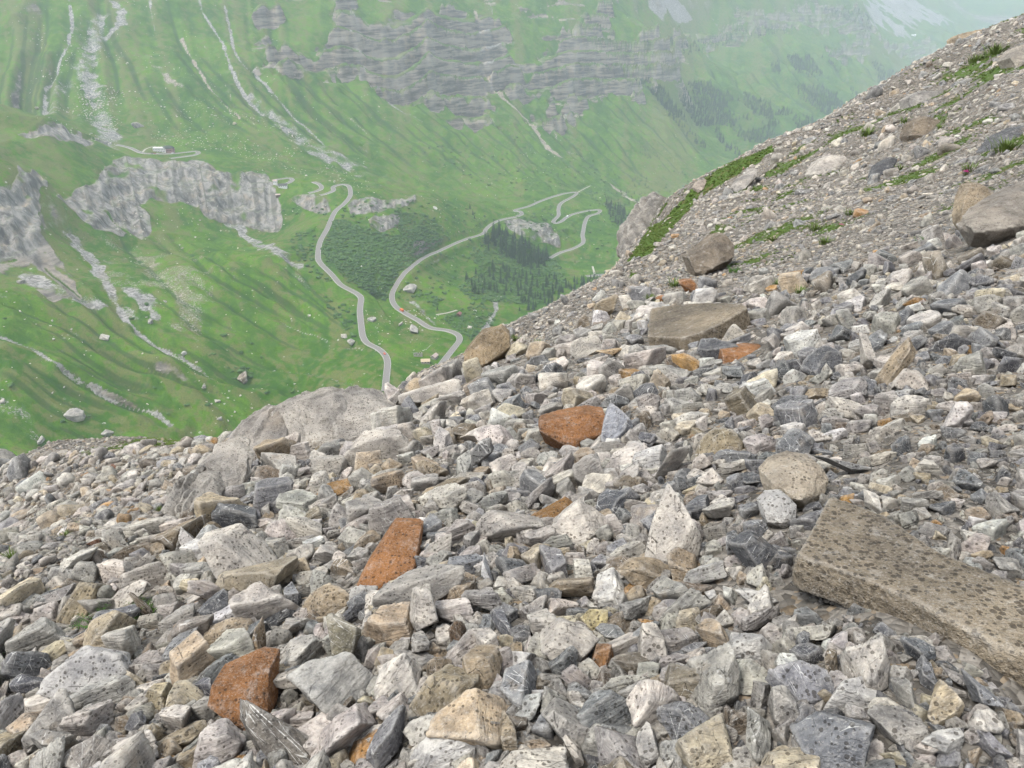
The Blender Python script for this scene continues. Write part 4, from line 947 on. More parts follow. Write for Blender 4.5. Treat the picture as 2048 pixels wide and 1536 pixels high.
# further rocks: u, v of the middle, width and height in pixels, tone, roll in degrees, label
SINGLE = [
 (1412,1495,90,112,'cream',-75,'tall cream yellow stone at the bottom edge'),
 (1280,1145,115,84,'tan',-12,'big tan block with a split top above the spotted stones'),
 (1885,1412,70,84,(.42,.35,.24),80,'upright tan block with smooth sides below the huge tan slab'),
 (1190,1240,46,60,(.52,.44,.24),70,'small bright yellow stone between grey rocks'),
 (355,1396,82,84,'cream',60,'cream rounded stone left of the large orange wedge'),
 (522,1290,64,86,(.25,.185,.115),80,'brown upright block above the large orange wedge'),
 (545,1150,205,118,(.31,.265,.19),-22,'wide yellowish slab tilted towards the camera'),
 (480,1130,130,150,'pale',50,'pale knobbly rock behind the wide yellowish slab'),
 (665,1208,110,54,'tan',-6,'low tan layered slab under the large orange slab'),
 (690,1305,104,112,'olive',-60,'dark olive pyramid with rust stains'),
 (258,1108,100,30,'brown',-18,'thin brown plank of schist at the edge of the gravel'),
 (195,1086,34,26,'rust',10,'small dark rust stone on the fine gravel'),
 (228,937,26,16,'rust',0,'small rusty stone on the far gravel brow'),
 (918,1270,36,84,(.14,.095,.06),84,'narrow reddish brown stone standing on end'),
 (1205,1318,48,42,(.27,.14,.06),20,'small orange brown stone squeezed beside a grey slab'),
 (1270,1325,122,60,(.24,.21,.165),4,'flat topped grey tan brick with cracked front face'),
 (1345,1080,110,180,'pale',80,'tall pale ridge shaped rock like a small roof'),
 (820,1195,215,72,'grey',-26,'long grey spotted slab slanting under the large orange slab'),
 (850,1240,90,110,'pale',-65,'folded pale grey rock leaning on the long slab'),
 (973,1148,58,66,(.50,.50,.50),70,'sharp white stone with black flecks'),
 (1045,1315,100,78,'white',-10,'white angular rock with a pointed foot'),
 (1135,1300,100,104,'pale',30,'round pale rock covered in brown rain spots'),
 (890,1508,145,66,'white',-20,'bright white flat rock at the bottom edge'),
 (1120,1440,104,122,'grey',65,'big grey rock with dark rain spots near the bottom'),
 (178,1352,170,118,(.37,.36,.345),-4,'broad pale block with one straight crack'),
 (618,1358,158,92,'pale',8,'long pale boulder with spots beside the orange wedge'),
 (955,1340,100,116,'tan',75,'rounded tan rock with faint veins'),
 (880,1345,58,90,(.25,.20,.14),85,'brown block standing against the rounded tan rock'),
 (1502,1302,102,50,'white',6,'white crusted block above bluish stones'),
 (1508,1196,104,42,'white',4,'long white smooth stone lying flat'),
 (1232,862,68,88,(.25,.26,.285),75,'blue grey stone leaning on the broad rust brown block'),
 (1578,822,58,76,'dark',70,'dark stone with thick white streaks'),
 (1580,908,78,70,(.15,.155,.16),-30,'dark mottled stone with pale patches'),
 (1702,935,140,52,(.27,.27,.26),14,'long pale grey slab pointing down to the huge tan slab'),
 (1770,980,56,48,'cream',0,'round cream stone on the edge of the huge tan slab'),
 (1510,1110,92,88,'dark',40,'dark layered rock left of the huge tan slab'),
 (1440,895,92,52,(.25,.21,.14),-12,'tan brown wedge with a flat top'),
 (840,800,140,72,'pale',6,'whitish boulder behind the crest of the rock pile'),
 (745,905,140,86,'pale',-10,'pale grey boulder with fine folds'),
 (960,915,110,70,(.20,.20,.195),-20,'dark faced rock with a white corner'),
 (860,950,70,58,(.22,.18,.125),-40,'splintered brown rock standing on edge'),
 (1000,1060,150,80,(.37,.34,.30),-8,'wide beige spotted rock above grey slabs'),
 (1160,1060,120,70,'pale',-14,'pale spotted rock beside the ochre wedge'),
 (1560,1410,110,90,'grey',30,'spotted grey block near the bottom'),
 (1700,1390,110,72,'white',-32,'white streaked rock below the huge tan slab'),
 (1660,1470,130,120,(.17,.175,.185),70,'big bluish rock with dark blotches at the bottom'),
 (1770,1450,120,80,'grey',20,'grey rough block right of the big bluish rock'),
 (1960,1390,96,90,(.24,.245,.255),40,'bluish wedge next to the upright tan block'),
 (1640,1262,130,80,(.34,.325,.28),-16,'pale crusted rock with a tan corner under the slab'),
 (1590,1545,120,90,'cream',0,'cream rock cut by the bottom edge'),
 (560,1480,150,100,(.155,.14,.12),-50,'dark slaty rock at the bottom left of centre'),
 (100,1450,130,100,'grey',-20,'grey spotted rock in the bottom corner'),
 (250,1200,110,46,'pale',-30,'pale spotted rock between two green tufts'),
 (300,1225,130,30,(.22,.18,.13),-38,'thin brown plank of rock slanting beside the green tuft'),
 (430,1225,76,76,'dark',40,'dark spotted rock left of centre'),
 (370,1270,120,80,(.25,.22,.19),-30,'brownish grey spotted rock on the left'),
 (1380,1375,120,60,(.23,.2,.15),12,'brown spotted slab in the lower scree'),
 (1300,1290,110,96,'pale',35,'pale rock with a bite out of its top'),
 (1830,607,44,24,'ochre',-10,'small ochre stone far up among grey rocks'),
 (1376,577,40,26,'orange',-50,'small orange splinter on the gravel slope'),
 (1318,600,24,16,'orange',0,'tiny orange stone at the foot of the gravel slope'),
 (1225,705,60,40,(.36,.26,.15),-8,'small tan block behind white rocks'),
 (1730,720,60,90,'pale',75,'upright pale slab facing the camera among dark rocks'),
 (1790,735,40,120,'tan',-52,'tan plank leaning on the upright pale slab'),
 (1645,735,70,60,'dark',20,'black stone with white veins near the orange brick'),
 (1415,705,80,64,'dark',30,'dark stone with thin white veins'),
 (1900,690,80,44,'dark',10,'dark flat stone with white edges'),
 (2005,715,46,44,'dark',60,'smooth dark stone at the edge'),
]
hero_rg = np.random.default_rng(21)
hero_me = [rock_mesh('rock', 5, hero_rg, flat=.75, rough=.12, mat=M_ROCK) for _ in range(14)]
for i, (u, v, w, h, tone, roll, label) in enumerate(SINGLE):
    p = on_near(u, v + .22 * h)[0]; t = float(p @ DARKFWD)
    W, H = w * t / F, h * t / F; a = R(roll)
    o = obj('rock', hero_me[i % len(hero_me)]); o.color = (*TONES.get(tone, tone), 1)
    # local x along the longer side on the photo, laid over in the plane facing the camera
    L, S = (W, H) if abs(math.sin(a)) < .6 else (H, W)
    right = Vector((1, 0, 0)); up = Vector((0, math.sin(PITCH), math.cos(PITCH))); fwd = Vector(DARKFWD)
    xax = right * math.cos(a) - up * math.sin(a); yax = right * math.sin(a) + up * math.cos(a)
    lean = hero_rg.uniform(-.35, .35); yax = (yax * math.cos(lean) + fwd * math.sin(lean)).normalized(); zax = xax.cross(yax)
    o.matrix_world = Matrix.Translation(Vector(p) + Vector((0, 0, .30 * H))) @ Matrix((xax, yax, zax)).transposed().to_4x4() @ Matrix.Diagonal((L * .60, S * .80, .66 * min(L, S) * 1.15, 1))
    tag(o, label, 'rock'); reserved.append((p[0], p[1], .36 * W))

# ------------------------------------------------------------------ the loose rocks of the scree
COARSE = [(-400,1360),(0,1225),(150,1140),(260,1080),(400,1010),(470,930),(700,870),(800,775),(930,740),(1100,690),(1250,600),(1500,565),(1750,525),(1950,440),(2048,410),(2500,300),(2500,1800),(-400,1800)]
rg = np.random.default_rng(5)
pack = Packing(.30)
for (x, y, r) in reserved: pack.add(x, y, r)
def throw(n, lo, hi, poly, inside, k, u0=-250, u1=2300, v0=20, v1=1700, power=1.0, edge=None):
    """try n spots; keep those with room. sizes are widths in photo pixels"""
    u = rg.uniform(u0, u1, n); v = rg.uniform(v0, v1, n)
    m = in_poly(u, v, poly) == inside; u, v = u[m], v[m]
    brow_v = np.interp(u, [s[0] for s in SIL], [s[1] for s in SIL]); m = v > brow_v + 2; u, v = u[m], v[m]
    s = lo * (hi / lo) ** (rg.random(len(u)) ** power)
    s = s * np.interp(v, [560, 900, 1300, 1536], [.46, .64, .92, 1.05]) if inside else s
    right = np.clip((u - 1500) / 500, 0, 1) * np.clip((v - 620) / 200, 0, 1)
    s = s * (1 - .32 * right)
    P = on_near(u, v); t = P @ DARKFWD; ok = t < 75
    if not inside: ok &= rg.random(len(u)) > 1.15 * near_base.look(P[:, 0], P[:, 1], grass_n)
    r = .5 * s * t / F; keep = []
    for i in np.argsort(-r):
        if ok[i] and pack.ok(P[i, 0], P[i, 1], r[i], k): pack.add(P[i, 0], P[i, 1], r[i]); keep.append(i)
    keep = np.array(keep, int)
    return u[keep], v[keep], P[keep], r[keep]
loose_me = [rock_mesh('loose_rock', 5, rg, flat=.78, rough=.13, mat=M_ROCK) for _ in range(22)]
u, v, P, r = throw(5200, 58, 122, COARSE, True, .68)
inside = (u > -20) & (u < 2068) & (v < 1560)
order = np.argsort(-(r / (P @ DARKFWD)) * inside)[:300]
names, cols = pick_tones(u, rg); nor = near_normal(P[:, 0], P[:, 1])
bpy.context.view_layer.update()
HERO = [(o, *project(np.array(o.matrix_world.translation if o.parent is None else o.location))[:2]) for o in COL.objects if o.get('category') in ('rock', 'boulder', 'outcrop')]
CUT = re.compile(r' (with|near|in|beside|below|above|on|left|right|at|between|under|behind|leaning|pointing|lying|standing|like|covered|resting|running|tilted|half|forming|stepping|cut|cut by|facing|among|high|just|slanting|squeezed|next|propped|beneath|sitting|far)\b.*')
HERO = [(CUT.sub('', h[0]['label']), h[1], h[2]) for h in HERO]
ADJ = {'pale': 'pale grey', 'grey': 'mid grey', 'blue': 'bluish grey', 'dark': 'charcoal', 'tan': 'tan', 'brown': 'brown', 'white': 'whitish', 'ochre': 'yellow brown', 'cream': 'cream'}
used_labels = set()
def rock_label(u, v, w, tone, flat):
    size = 'big' if w > 105 else 'middling' if w > 80 else 'smallish'
    near = sorted(HERO, key=lambda h: (h[1] - u) ** 2 + (h[2] - v) ** 2)
    for k in range(14):
        a, hu, hv = near[k]; du, dv = u - hu, v - hv
        rel = ('right of' if du > 0 else 'left of') if abs(du) > abs(dv) else ('below' if dv > 0 else 'above')
        for s in ('%s %s rock %s the %s' % (size, ADJ[tone], rel, a), '%s %s %s rock %s the %s' % (size, 'flat' if flat else 'blocky', ADJ[tone], rel, a)):
            if s not in used_labels: used_labels.add(s); return s
    return s
print('big rocks', len(u))
sel = set(order.tolist())
mid = []
for i in range(len(u)):
    e = align(nor[i], rg.uniform(0, 6.283), abs(rg.normal(0, .45)), rg.uniform(0, 6.283))
    sc = np.array([1.0, rg.uniform(.85, 1.15), rg.uniform(.8, 1.25)]) * r[i] * 1.28
    loc = P[i] + nor[i] * r[i] * rg.uniform(.16, .46)
    if i in sel:
        o = bpy.data.objects.new('loose_rock', loose_me[int(rg.integers(len(loose_me)))]); COL.objects.link(o)
        o.location = loc; o.rotation_euler = e; o.scale = sc; o.color = (*cols[i], 1)
        tag(o, rock_label(u[i], v[i], 2 * r[i] * F / (P[i] @ DARKFWD), names[i], sc[2] < r[i] * 1.12), 'rock', 'loose rocks of the scree')
    else: mid.append((loc, e, sc, cols[i]))

variants('rubble', [rock_mesh('rubble', 4, rg, flat=.88, rough=.13, mat=M_ROCKI) for _ in range(24)])
variants('grit', [rock_mesh('grit', 3, rg, flat=.85, rough=.12, mat=M_ROCKI, planes=8) for _ in range(16)])
variants('speck', [rock_mesh('speck', 2, rg, flat=.6, rough=.12, mat=M_ROCKI, planes=7) for _ in range(12)])
def rubble_arrays(u, P, r, sink=(.0, .25), fat=1.3):
    nor = near_normal(P[:, 0], P[:, 1]); nm, col = pick_tones(u, rg); n = len(u)
    rot = np.array([align(nor[i], a, t, d) for i, (a, t, d) in enumerate(zip(rg.uniform(0, 6.283, n), np.abs(rg.normal(0, .6, n)), rg.uniform(0, 6.283, n)))])
    scl = np.stack([np.ones(n), rg.uniform(.8, 1.15, n), rg.uniform(.75, 1.3, n)], -1) * (r * fat)[:, None]
    return P + nor * (r * rg.uniform(*sink, n))[:, None], rot, scl, col
lo, ro, so, co = [], [], [], []
for (l, e, s, c) in mid: lo.append(l); ro.append(e[:]); so.append(s); co.append(c)
u, v, P, r = throw(20000, 24, 62, COARSE, True, .50); print('medium', len(u))
a = rubble_arrays(u, P, r, (-.05, .34))
scatter('rubble', 'rubble', np.vstack([np.array(lo), a[0]]), np.vstack([np.array(ro), a[1]]), np.vstack([np.array(so), a[2]]), rg.integers(0, 24, len(lo) + len(u)), np.vstack([np.array(co), a[3]]),
        'smaller angular grey rubble filling the gaps between the rocks', 'rubble')
u, v, P, r = throw(32000, 8, 26, COARSE, True, .52); print('small', len(u))
a = rubble_arrays(u, P, r, (-.35, .1))
u2, v2, P2, r2 = throw(32000, 6, 28, COARSE, False, .56, power=2.2); print('slope stones', len(u2))
b = list(rubble_arrays(u2, P2, r2, (-.15, .2))); b[3] = b[3] * np.array([.90, .88, .835])
u3, v3, P3, r3 = throw(9000, 11, 46, COARSE, False, .6, u1=520, v0=860, v1=1260, power=1.4)
d3 = rubble_arrays(u3 * 0, P3, r3, (-.1, .25)); u2 = np.r_[u2, u3]; b = [np.vstack(x) for x in zip(b, d3)]
scatter('gravel', 'grit', np.vstack([a[0], b[0]]), np.vstack([a[1], b[1]]), np.vstack([a[2], b[2]]), rg.integers(0, 16, len(u) + len(u2)), np.vstack([a[3], b[3]]), 'small broken stones between the rocks and over the slope', 'gravel')
# finest stones: no need for room
n = 80000
ja = rg.uniform(R(-41), R(42), n); jr = rg.uniform(math.log(1.6), math.log(75), n)
P = np.stack([np.exp(jr) * np.sin(ja), np.exp(jr) * np.cos(ja), 0 * ja], -1); P[:, 2] = near_zxy(P[:, 0], P[:, 1])
u, v, t = project(P)
m = (in_poly(u, v, COARSE) == False) | (rg.random(n) < .10); m &= np.hypot(P[:, 0], P[:, 1]) < 1.12 * np.interp(ja, sil_az, sil_r)
u, v, P, t = u[m], v[m], P[m], t[m]; m = t < 75
gn_ = near_base.look(P[:, 0], P[:, 1], grass_n); m &= rg.random(len(u)) > gn_ * .93
u, P, t = u[m], P[m], t[m]; r = .5 * rg.uniform(3, 9, len(u)) * t / F; print('fine', len(u))
a = rubble_arrays(u, P, r, (-.1, .3))
scatter('fine_gravel', 'speck', *a[:3], rg.integers(0, 12, len(u)), a[3] * np.array([.92, .895, .85]), 'fine grey gravel covering the slope', 'gravel')
# ------------------------------------------------------------------ roads in the valley
M_ASPH = plain('asphalt', (.185, .172, .163), .9, .12, .6)
M_KERB = plain('road_edge', (.31, .30, .28), .9, .15, .4)
M_TRACK = plain('gravel_track', (.36, .34, .29), .95, .25, .3)
def strip(L, offs, zs):
    """sheet along a line through the given side offsets and heights"""
    T = np.gradient(L[:, :2], axis=0); T /= np.linalg.norm(T, axis=1, keepdims=True) + 1e-9; N = np.stack([T[:, 1], -T[:, 0]], -1)
    V = np.stack([np.c_[L[:, :2] + N * o, L[:, 2] + z] for o, z in zip(offs, zs)], 1)
    return V.reshape(-1, 3), grid_faces(len(L), len(offs))
for i, L in enumerate(RDW):
    w = ROAD_W[i](0)
    V, Fc = strip(L, (-w - .05, w + .05), (.30, .30)); o = tag(obj('road', mesh_np('road', V, Fc, M_ASPH)), 'narrow grey mountain pass road winding through the valley', 'road', kind='structure')
    for s in (-1, 1):
        V, Fc = strip(L, tuple(s * x for x in (w, w + .02, w + .5, w + .9)), (.22, .55, .55, -1.2)); obj('kerb', mesh_np('kerb', V, Fc, M_KERB), o)
for L in TRW:
    V, Fc = strip(L, (-1.7, 1.7), (.28, .28)); tag(obj('path', mesh_np('path', V, Fc, M_TRACK)), 'pale gravel track in the meadow', 'path', kind='structure')

# ------------------------------------------------------------------ trees
def needle_mat():
    g = NG('spruce_needles', .95); oi = g.new('ShaderNodeObjectInfo').outputs['Random']; P = g.new('ShaderNodeNewGeometry').outputs['Position']
    n = g.noise(P, 1.4, 4, .7)
    c = g.mix(oi, (.010, .026, .012), (.024, .048, .018)); g.color(g.mix(g.math('MULTIPLY', n, .6), c, (.045, .075, .03))); return g.m
def alder_mat():
    g = NG('alder_leaves', .9); oi = g.new('ShaderNodeObjectInfo').outputs['Random']; P = g.new('ShaderNodeNewGeometry').outputs['Position']
    n = g.noise(P, 1.1, 4, .7)
    c = g.mix(oi, (.034, .082, .024), (.075, .14, .038)); g.color(g.mix(g.math('MULTIPLY', n, .6), c, (.07, .13, .035))); return g.m
M_NEEDLE, M_ALDER, M_BARK = needle_mat(), alder_mat(), plain('bark', (.07, .055, .045), .95)
def spruce_crown(rg, tiers=11, arms=11):
    """tiers of drooping, uneven boughs round a leader, unit height"""
    V, Fc = [], []
    for k in range(tiers):
        f = k / (tiers - 1); z = .10 + .86 * f; rad = .19 * (1 - f) ** .85 + .012; dz = .12 * (1 - .5 * f)
        a0 = rg.uniform(0, 6.28); na = max(5, int(arms - 5 * f))
        for j in range(na):
            a = a0 + 6.283 * j / na + rg.normal(0, .12); r = rad * rg.uniform(.6, 1.2); h = 6.283 / na * .62
            b = len(V)
            V += [(0, 0, z + dz * .55), (math.cos(a - h) * r * .55, math.sin(a - h) * r * .55, z - dz * .05), (math.cos(a) * r, math.sin(a) * r, z - dz * rg.uniform(.25, .6)), (math.cos(a + h) * r * .55, math.sin(a + h) * r * .55, z - dz * .05), (0, 0, z - dz * .3)]
            Fc += [(b, b + 1, b + 2), (b, b + 2, b + 3), (b + 4, b + 2, b + 1), (b + 4, b + 3, b + 2)]
    b = len(V); V += [(.008, 0, .93), (-.005, .007, .93), (-.005, -.007, .93), (0, 0, 1.03)]; Fc += [(b, b + 1, b + 3), (b + 1, b + 2, b + 3), (b + 2, b, b + 3)]
    return mesh_np('crown', V, Fc, M_NEEDLE, False)
def taper(name, r0, r1, h, mat, n=7):
    a = np.arange(n) * 6.283 / n; V = np.vstack([np.c_[np.cos(a) * r0, np.sin(a) * r0, 0 * a - .03], np.c_[np.cos(a) * r1, np.sin(a) * r1, 0 * a + h]])
    return mesh_np(name, V, [(i, (i + 1) % n, n + (i + 1) % n, n + i) for i in range(n)], mat)
tg = np.random.default_rng(11)
CROWNS = [spruce_crown(tg) for _ in range(7)]; TRUNK = taper('trunk', .022, .006, .75, M_BARK)
n_spruce = [0]
def spruce(p, h, label, group=None, parts=True):
    e = bpy.data.objects.new('spruce_tree', None if parts else CROWNS[0]); COL.objects.link(e); e.location = p; e.scale = (h * tg.uniform(.85, 1.25), h * tg.uniform(.85, 1.25), h); e.rotation_euler = (tg.normal(0, .02), tg.normal(0, .02), tg.uniform(0, 6.28))
    e.empty_display_size = .1
    for nm, m in (('crown', CROWNS[int(tg.integers(7))]), ('trunk', TRUNK)):
        c = bpy.data.objects.new(nm, m); COL.objects.link(c); c.parent = e
    tag(e, label, 'tree', group); n_spruce[0] += 1; return e
def pts_in(poly, n, gap, w=None):
    """spaced points inside a photo outline, on the far ground"""
    poly = np.array(poly, float); u = tg.uniform(poly[:, 0].min(), poly[:, 0].max(), n * 4); v = tg.uniform(poly[:, 1].min(), poly[:, 1].max(), n * 4)
    m = in_poly(u, v, poly); u, v = u[m], v[m]; P = far_hit(u, v)
    D = np.full(len(P), 99.)
    for L in RDW: D = np.minimum(D, seg_dist(P[:, 0], P[:, 1], L, 20)[0])
    keep = []; g = {}
    for i in range(len(P)):
        if D[i] < 7: continue
        k = (int(P[i, 0] // gap), int(P[i, 1] // gap))
        if any((P[i, 0] - P[j, 0]) ** 2 + (P[i, 1] - P[j, 1]) ** 2 < gap * gap for a in (-1, 0, 1) for b in (-1, 0, 1) for j in g.get((k[0] + a, k[1] + b), ())): continue
        g.setdefault(k, []).append(i); keep.append(i)
        if len(keep) >= n: break
    return P[keep]
WOOD = [([(968,476),(1000,462),(1025,470),(1062,492),(1092,505),(1100,535),(1070,545),(1000,510),(972,500)],95,3.9,(17,27),'dark spruce in the dense wood below the grey knoll in the valley','spruces below the knoll'),
        ([(930,560),(985,530),(1060,545),(1110,560),(1125,585),(1060,605),(1000,590),(940,590)],88,4.3,(11,19),'spruce standing in the alder thicket round the stream','spruces in the alder thicket'),
        ([(1120,562),(1180,553),(1222,562),(1195,585),(1130,582)],38,4.5,(11,18),'spruce in the loose row beside the lower meadow','spruces by the lower meadow'),
        ([(1060,590),(1130,585),(1120,612),(1060,622),(1030,612)],26,5,(12,20),'spruce at the foot of the wood just above the scree brow','spruces above the scree brow'),
        ([(1208,405),(1235,412),(1266,440),(1255,474),(1225,445)],36,5.5,(14,22),'spruce in the steep wood behind the rocky outcrop','spruces behind the outcrop')]
for poly, n, gap, hh, lb, gp in WOOD:
    for p in pts_in(poly, n, gap): spruce(p, tg.uniform(*hh), lb, gp)
LONE = [(940,418,13,'tall lone spruce on the shoulder left of the upper hairpins'),(946,430,12,'spruce just below the tall lone spruce on the shoulder'),(949,438,9,'short spruce at the foot of the shoulder trio'),(906,437,9,'small spruce on the open slope above the lower road'),(918,442,8,'small spruce right of another on the open slope above the road'),
        (875,621,9,'single small spruce left of the red roofed hut'),(1039,622,9,'lone spruce in the clearing by the stream'),(892,588,6,'little spruce on the meadow above the red roofed hut'),(1010,560,12,'broad spruce near the middle of the thicket'),
        (1040,394,7,'tiny dark tree beside the upper road'),(1150,525,5,'small dark bush like tree on the lower grass slope')]
for u, v, h, lb in LONE: spruce(far_hit(u, v)[0], h, lb)
# far woods down the valley
FARWOOD = [([(1296,180),(1345,168),(1425,165),(1500,190),(1590,225),(1690,262),(1590,288),(1490,285),(1450,250),(1400,255),(1340,232)],1500,6.5,(13,24)),([(1330,225),(1352,238),(1405,283),(1420,302),(1400,296),(1350,255)],90,7,(13,20)),
           ([(1430,262),(1440,258),(1450,290),(1436,285)],16,6,(16,24)),([(1448,292),(1475,296),(1482,312),(1452,306)],22,6,(16,24)),([(1255,265),(1280,272),(1322,318),(1300,322),(1262,292)],130,6,(6,11)),
           ([(1570,112),(1640,112),(1682,140),(1650,165),(1600,155)],420,8,(15,26)),([(1538,118),(1558,125),(1562,150),(1545,148)],120,8,(15,24)),([(1590,170),(1660,175),(1735,215),(1665,238),(1600,200)],420,9,(15,26)),
           ([(1740,120),(1800,150),(1832,192),(1760,172)],260,10,(15,26)),([(1640,18),(1735,20),(1742,60),(1690,40)],160,10,(15,24)),([(1285,72),(1345,78),(1345,92),(1290,92)],90,7,(11,18)),([(1700,180),(1800,190),(1730,230),(1690,240)],220,10,(15,25)),
           ([(1360,90),(1480,60),(1580,50),(1600,62),(1480,82),(1370,112)],260,11,(12,20)),([(1270,160),(1300,155),(1300,178),(1275,180)],30,7,(10,16)),([(1210,395),(1300,340),(1320,360),(1262,420)],70,10,(6,11)),([(1850,140),(1900,140),(1880,165),(1830,185)],120,12,(16,26))]
variants('spruce', CROWNS)
W = [pts_in(p, n, g) for p, n, g, h in FARWOOD]; W = [w[fbm(w[:, 0], w[:, 1], 110, 4, 2) + tg.normal(0, .04, len(w)) > .44] for w in W]; Hh = np.concatenate([tg.uniform(*f[3], len(w)) for f, w in zip(FARWOOD, W)]); W = np.vstack(W); n = len(W)
scatter('far_forest', 'spruce', W, np.c_[np.zeros((n, 2)), tg.uniform(0, 6.28, n)], np.c_[Hh * 1.15, Hh * 1.15, Hh], tg.integers(0, 7, n), np.ones((n, 3)), 'dark spruce woods far down the hazy valley', 'forest')
print('spruces', n_spruce[0], 'far', n)
# alder scrub: rounded leafy bushes, each a cluster of uneven lobes
def bush_mesh(rg):
    V, Fc = [], []
    v0, f0 = ICO[2]
    for k in range(6):
        c = np.array([rg.normal(0, .36), rg.normal(0, .36), rg.uniform(.18, .5)]); s = rg.uniform(.3, .5)
        w = v0 * (s * rg.uniform(.7, 1.25, len(v0)))[:, None] * np.array([1, 1, .85]) + c; Fc.append(f0 + len(V) * 0 + sum(len(x) for x in V)); V.append(w)
    return mesh_np('alder_bush', np.vstack(V), np.vstack(Fc), M_ALDER, False)
variants('alder', [bush_mesh(tg) for _ in range(8)])
bw = []
for px, soft, st in BUSH[:6] + BUSH[-5:]:
    q = np.array(px); area = .5 * abs(np.dot(q[:, 0], np.roll(q[:, 1], 1)) - np.dot(q[:, 1], np.roll(q[:, 0], 1)))
    p = pts_in(px, int(area * .045 * st) + 10, 3.0 if st > .6 else 5.0)
    bw.append(p)
bw.append(pts_in([(560,420),(640,440),(640,540),(720,600),(900,600),(960,480),(1200,400),(1240,520),(1000,440),(900,400),(720,400)], 260, 9)); bw.append(pts_in([(0,600),(500,600),(760,760),(600,800),(400,850),(0,850)], 70, 20))
bw.append(pts_in([(1150,250),(1400,360),(1300,420),(1100,380),(1000,380),(800,300)], 420, 9))
bw[-1] = bw[-1][fbm(bw[-1][:, 0], bw[-1][:, 1], 90, 3, 1) > .5]; bw[-2] = bw[-2][fbm(bw[-2][:, 0], bw[-2][:, 1], 60, 3, 1) > .55]
bw = np.vstack(bw); n = len(bw); s = tg.uniform(1.8, 4.4, n)
scatter('alder_shrubbery', 'alder', bw, np.c_[np.zeros((n, 2)), tg.uniform(0, 6.28, n)], np.c_[s, s, s * tg.uniform(.7, 1.1, n)], tg.integers(0, 8, n), np.ones((n, 3)), 'low dark green alder scrub on the valley slopes', 'shrubbery')

# ------------------------------------------------------------------ boulders on the meadows
stone_me = [rock_mesh('boulder', 3, tg, flat=.7, rough=.12, mat=M_STONE, planes=9) for _ in range(10)]
variants('meadow_stone', stone_me)
def far_patch(poly, n, gap, smin, smax):
    p = pts_in(poly, int(n * 1.25), gap); p = p[fbm(p[:, 0], p[:, 1], 70, 3, 3) + tg.normal(0, .05, len(p)) > .49]; return p, tg.uniform(smin ** .5, smax ** .5, len(p)) ** 2
MS = [([(0,560),(500,480),(760,760),(600,800),(430,880),(0,920)],220,6,.5,2.0),([(560,560),(980,560),(930,720),(780,760),(720,640)],240,5,.5,1.9),([(430,150),(700,330),(800,400),(600,350),(450,300),(300,280)],620,5,.6,2.6),
      ([(60,60),(260,60),(240,290),(60,250)],420,6,.7,2.6),([(150,170),(240,180),(230,290),(180,280)],260,4.5,1.0,3.4),([(560,250),(690,330),(640,345),(560,300)],280,4.5,.9,3.2),([(270,200),(600,260),(600,340),(300,290)],260,8,.6,2.4),([(700,380),(960,400),(960,470),(800,500),(700,560)],150,8,.6,2.2),([(1000,260),(1250,380),(1200,540),(1000,450),(800,380)],260,9,.5,2.2),
      ([(800,590),(870,575),(900,610),(820,640)],60,4,.7,2.4),([(330,640),(620,740),(560,860),(450,880),(380,760)],200,6,.5,2.0),([(0,380),(600,330),(600,480),(200,560)],260,7,.6,2.2),([(0,0),(500,0),(700,280),(300,280),(0,260)],520,11,.7,2.6),([(960,590),(1010,585),(1000,640),(965,670)],160,2.6,.6,1.8)]
mp, msz = zip(*[far_patch(*m) for m in MS]); mp = np.vstack(mp); msz = np.concatenate(msz); n = len(mp)
cc = np.array([TONES['pale']]) * tg.uniform(.8, 1.25, (n, 1))
scatter('meadow_rubble', 'meadow_stone', mp, np.c_[tg.normal(0, .3, (n, 2)), tg.uniform(0, 6.28, n)], np.c_[msz, msz, msz * tg.uniform(.7, 1.2, n)], tg.integers(0, 10, n), cc, 'pale stones strewn over the green slopes', 'rubble')
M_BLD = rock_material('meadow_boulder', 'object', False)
bl_me = [rock_mesh('boulder', 4, tg, flat=.75, rough=.16, mat=M_BLD) for _ in range(8)]
BOULD = [(210,672,16,'pale','white boulder lying alone on the mid meadow'),(367,703,12,'white','bright white boulder beside the dry gully'),(484,752,34,'brown','brown crag under a clump of alder in the meadow'),(150,825,34,'grey','grey knoll of rock low on the meadow'),(85,872,30,'grey','flat grey boulder in the lower corner of the meadow'),
         (215,862,22,'grey','grey rock at the foot of the meadow above the gravel brow'),(5,800,14,'pale','pale boulder at the edge of the meadow'),(620,630,9,'pale','pale boulder on the slope left of the road'),(745,637,14,'grey','grey boulder below the road bend'),(690,668,14,'pale','pale boulder cluster below the long road'),(706,680,20,'grey','low grey rock ledge near the road bend'),
         (830,655,26,'grey','grey rock hump above the lower road'),(800,645,18,'pale','pale rubble hump left of the lower road'),(820,572,28,'grey','rough grey outcrop inside the road bend'),(950,620,7,'white','white boulder right of the red roofed hut'),(955,632,8,'white','larger white boulder right of the red roofed hut'),(940,653,9,'pale','pale boulder above the meadow bend'),
         (468,245,9,'cream','cream boulder on the upper slope left of the gully'),(75,214,11,'cream','large pale flat boulder on the high slope'),(870,415,9,'white','white boulder on the slope above the lower road'),(758,212,7,'cream','cream block under the cliffs'),(275,247,22,'grey','flat rock sheet on the slope above the hotel'),(440,835,12,'grey','grey boulder above the brow'),(40,560,20,'grey','grey block under the left cliff'),
         (435,800,10,'pale','pale boulder low on the meadow beside a rill'),(410,770,12,'grey','grey boulder half sunk in the lower meadow'),(650,410,8,'pale','pale rock beside the hairpin'),(300,640,14,'grey','grey slab in the middle meadow gully'),(330,600,12,'grey','narrow grey rib in the meadow')]
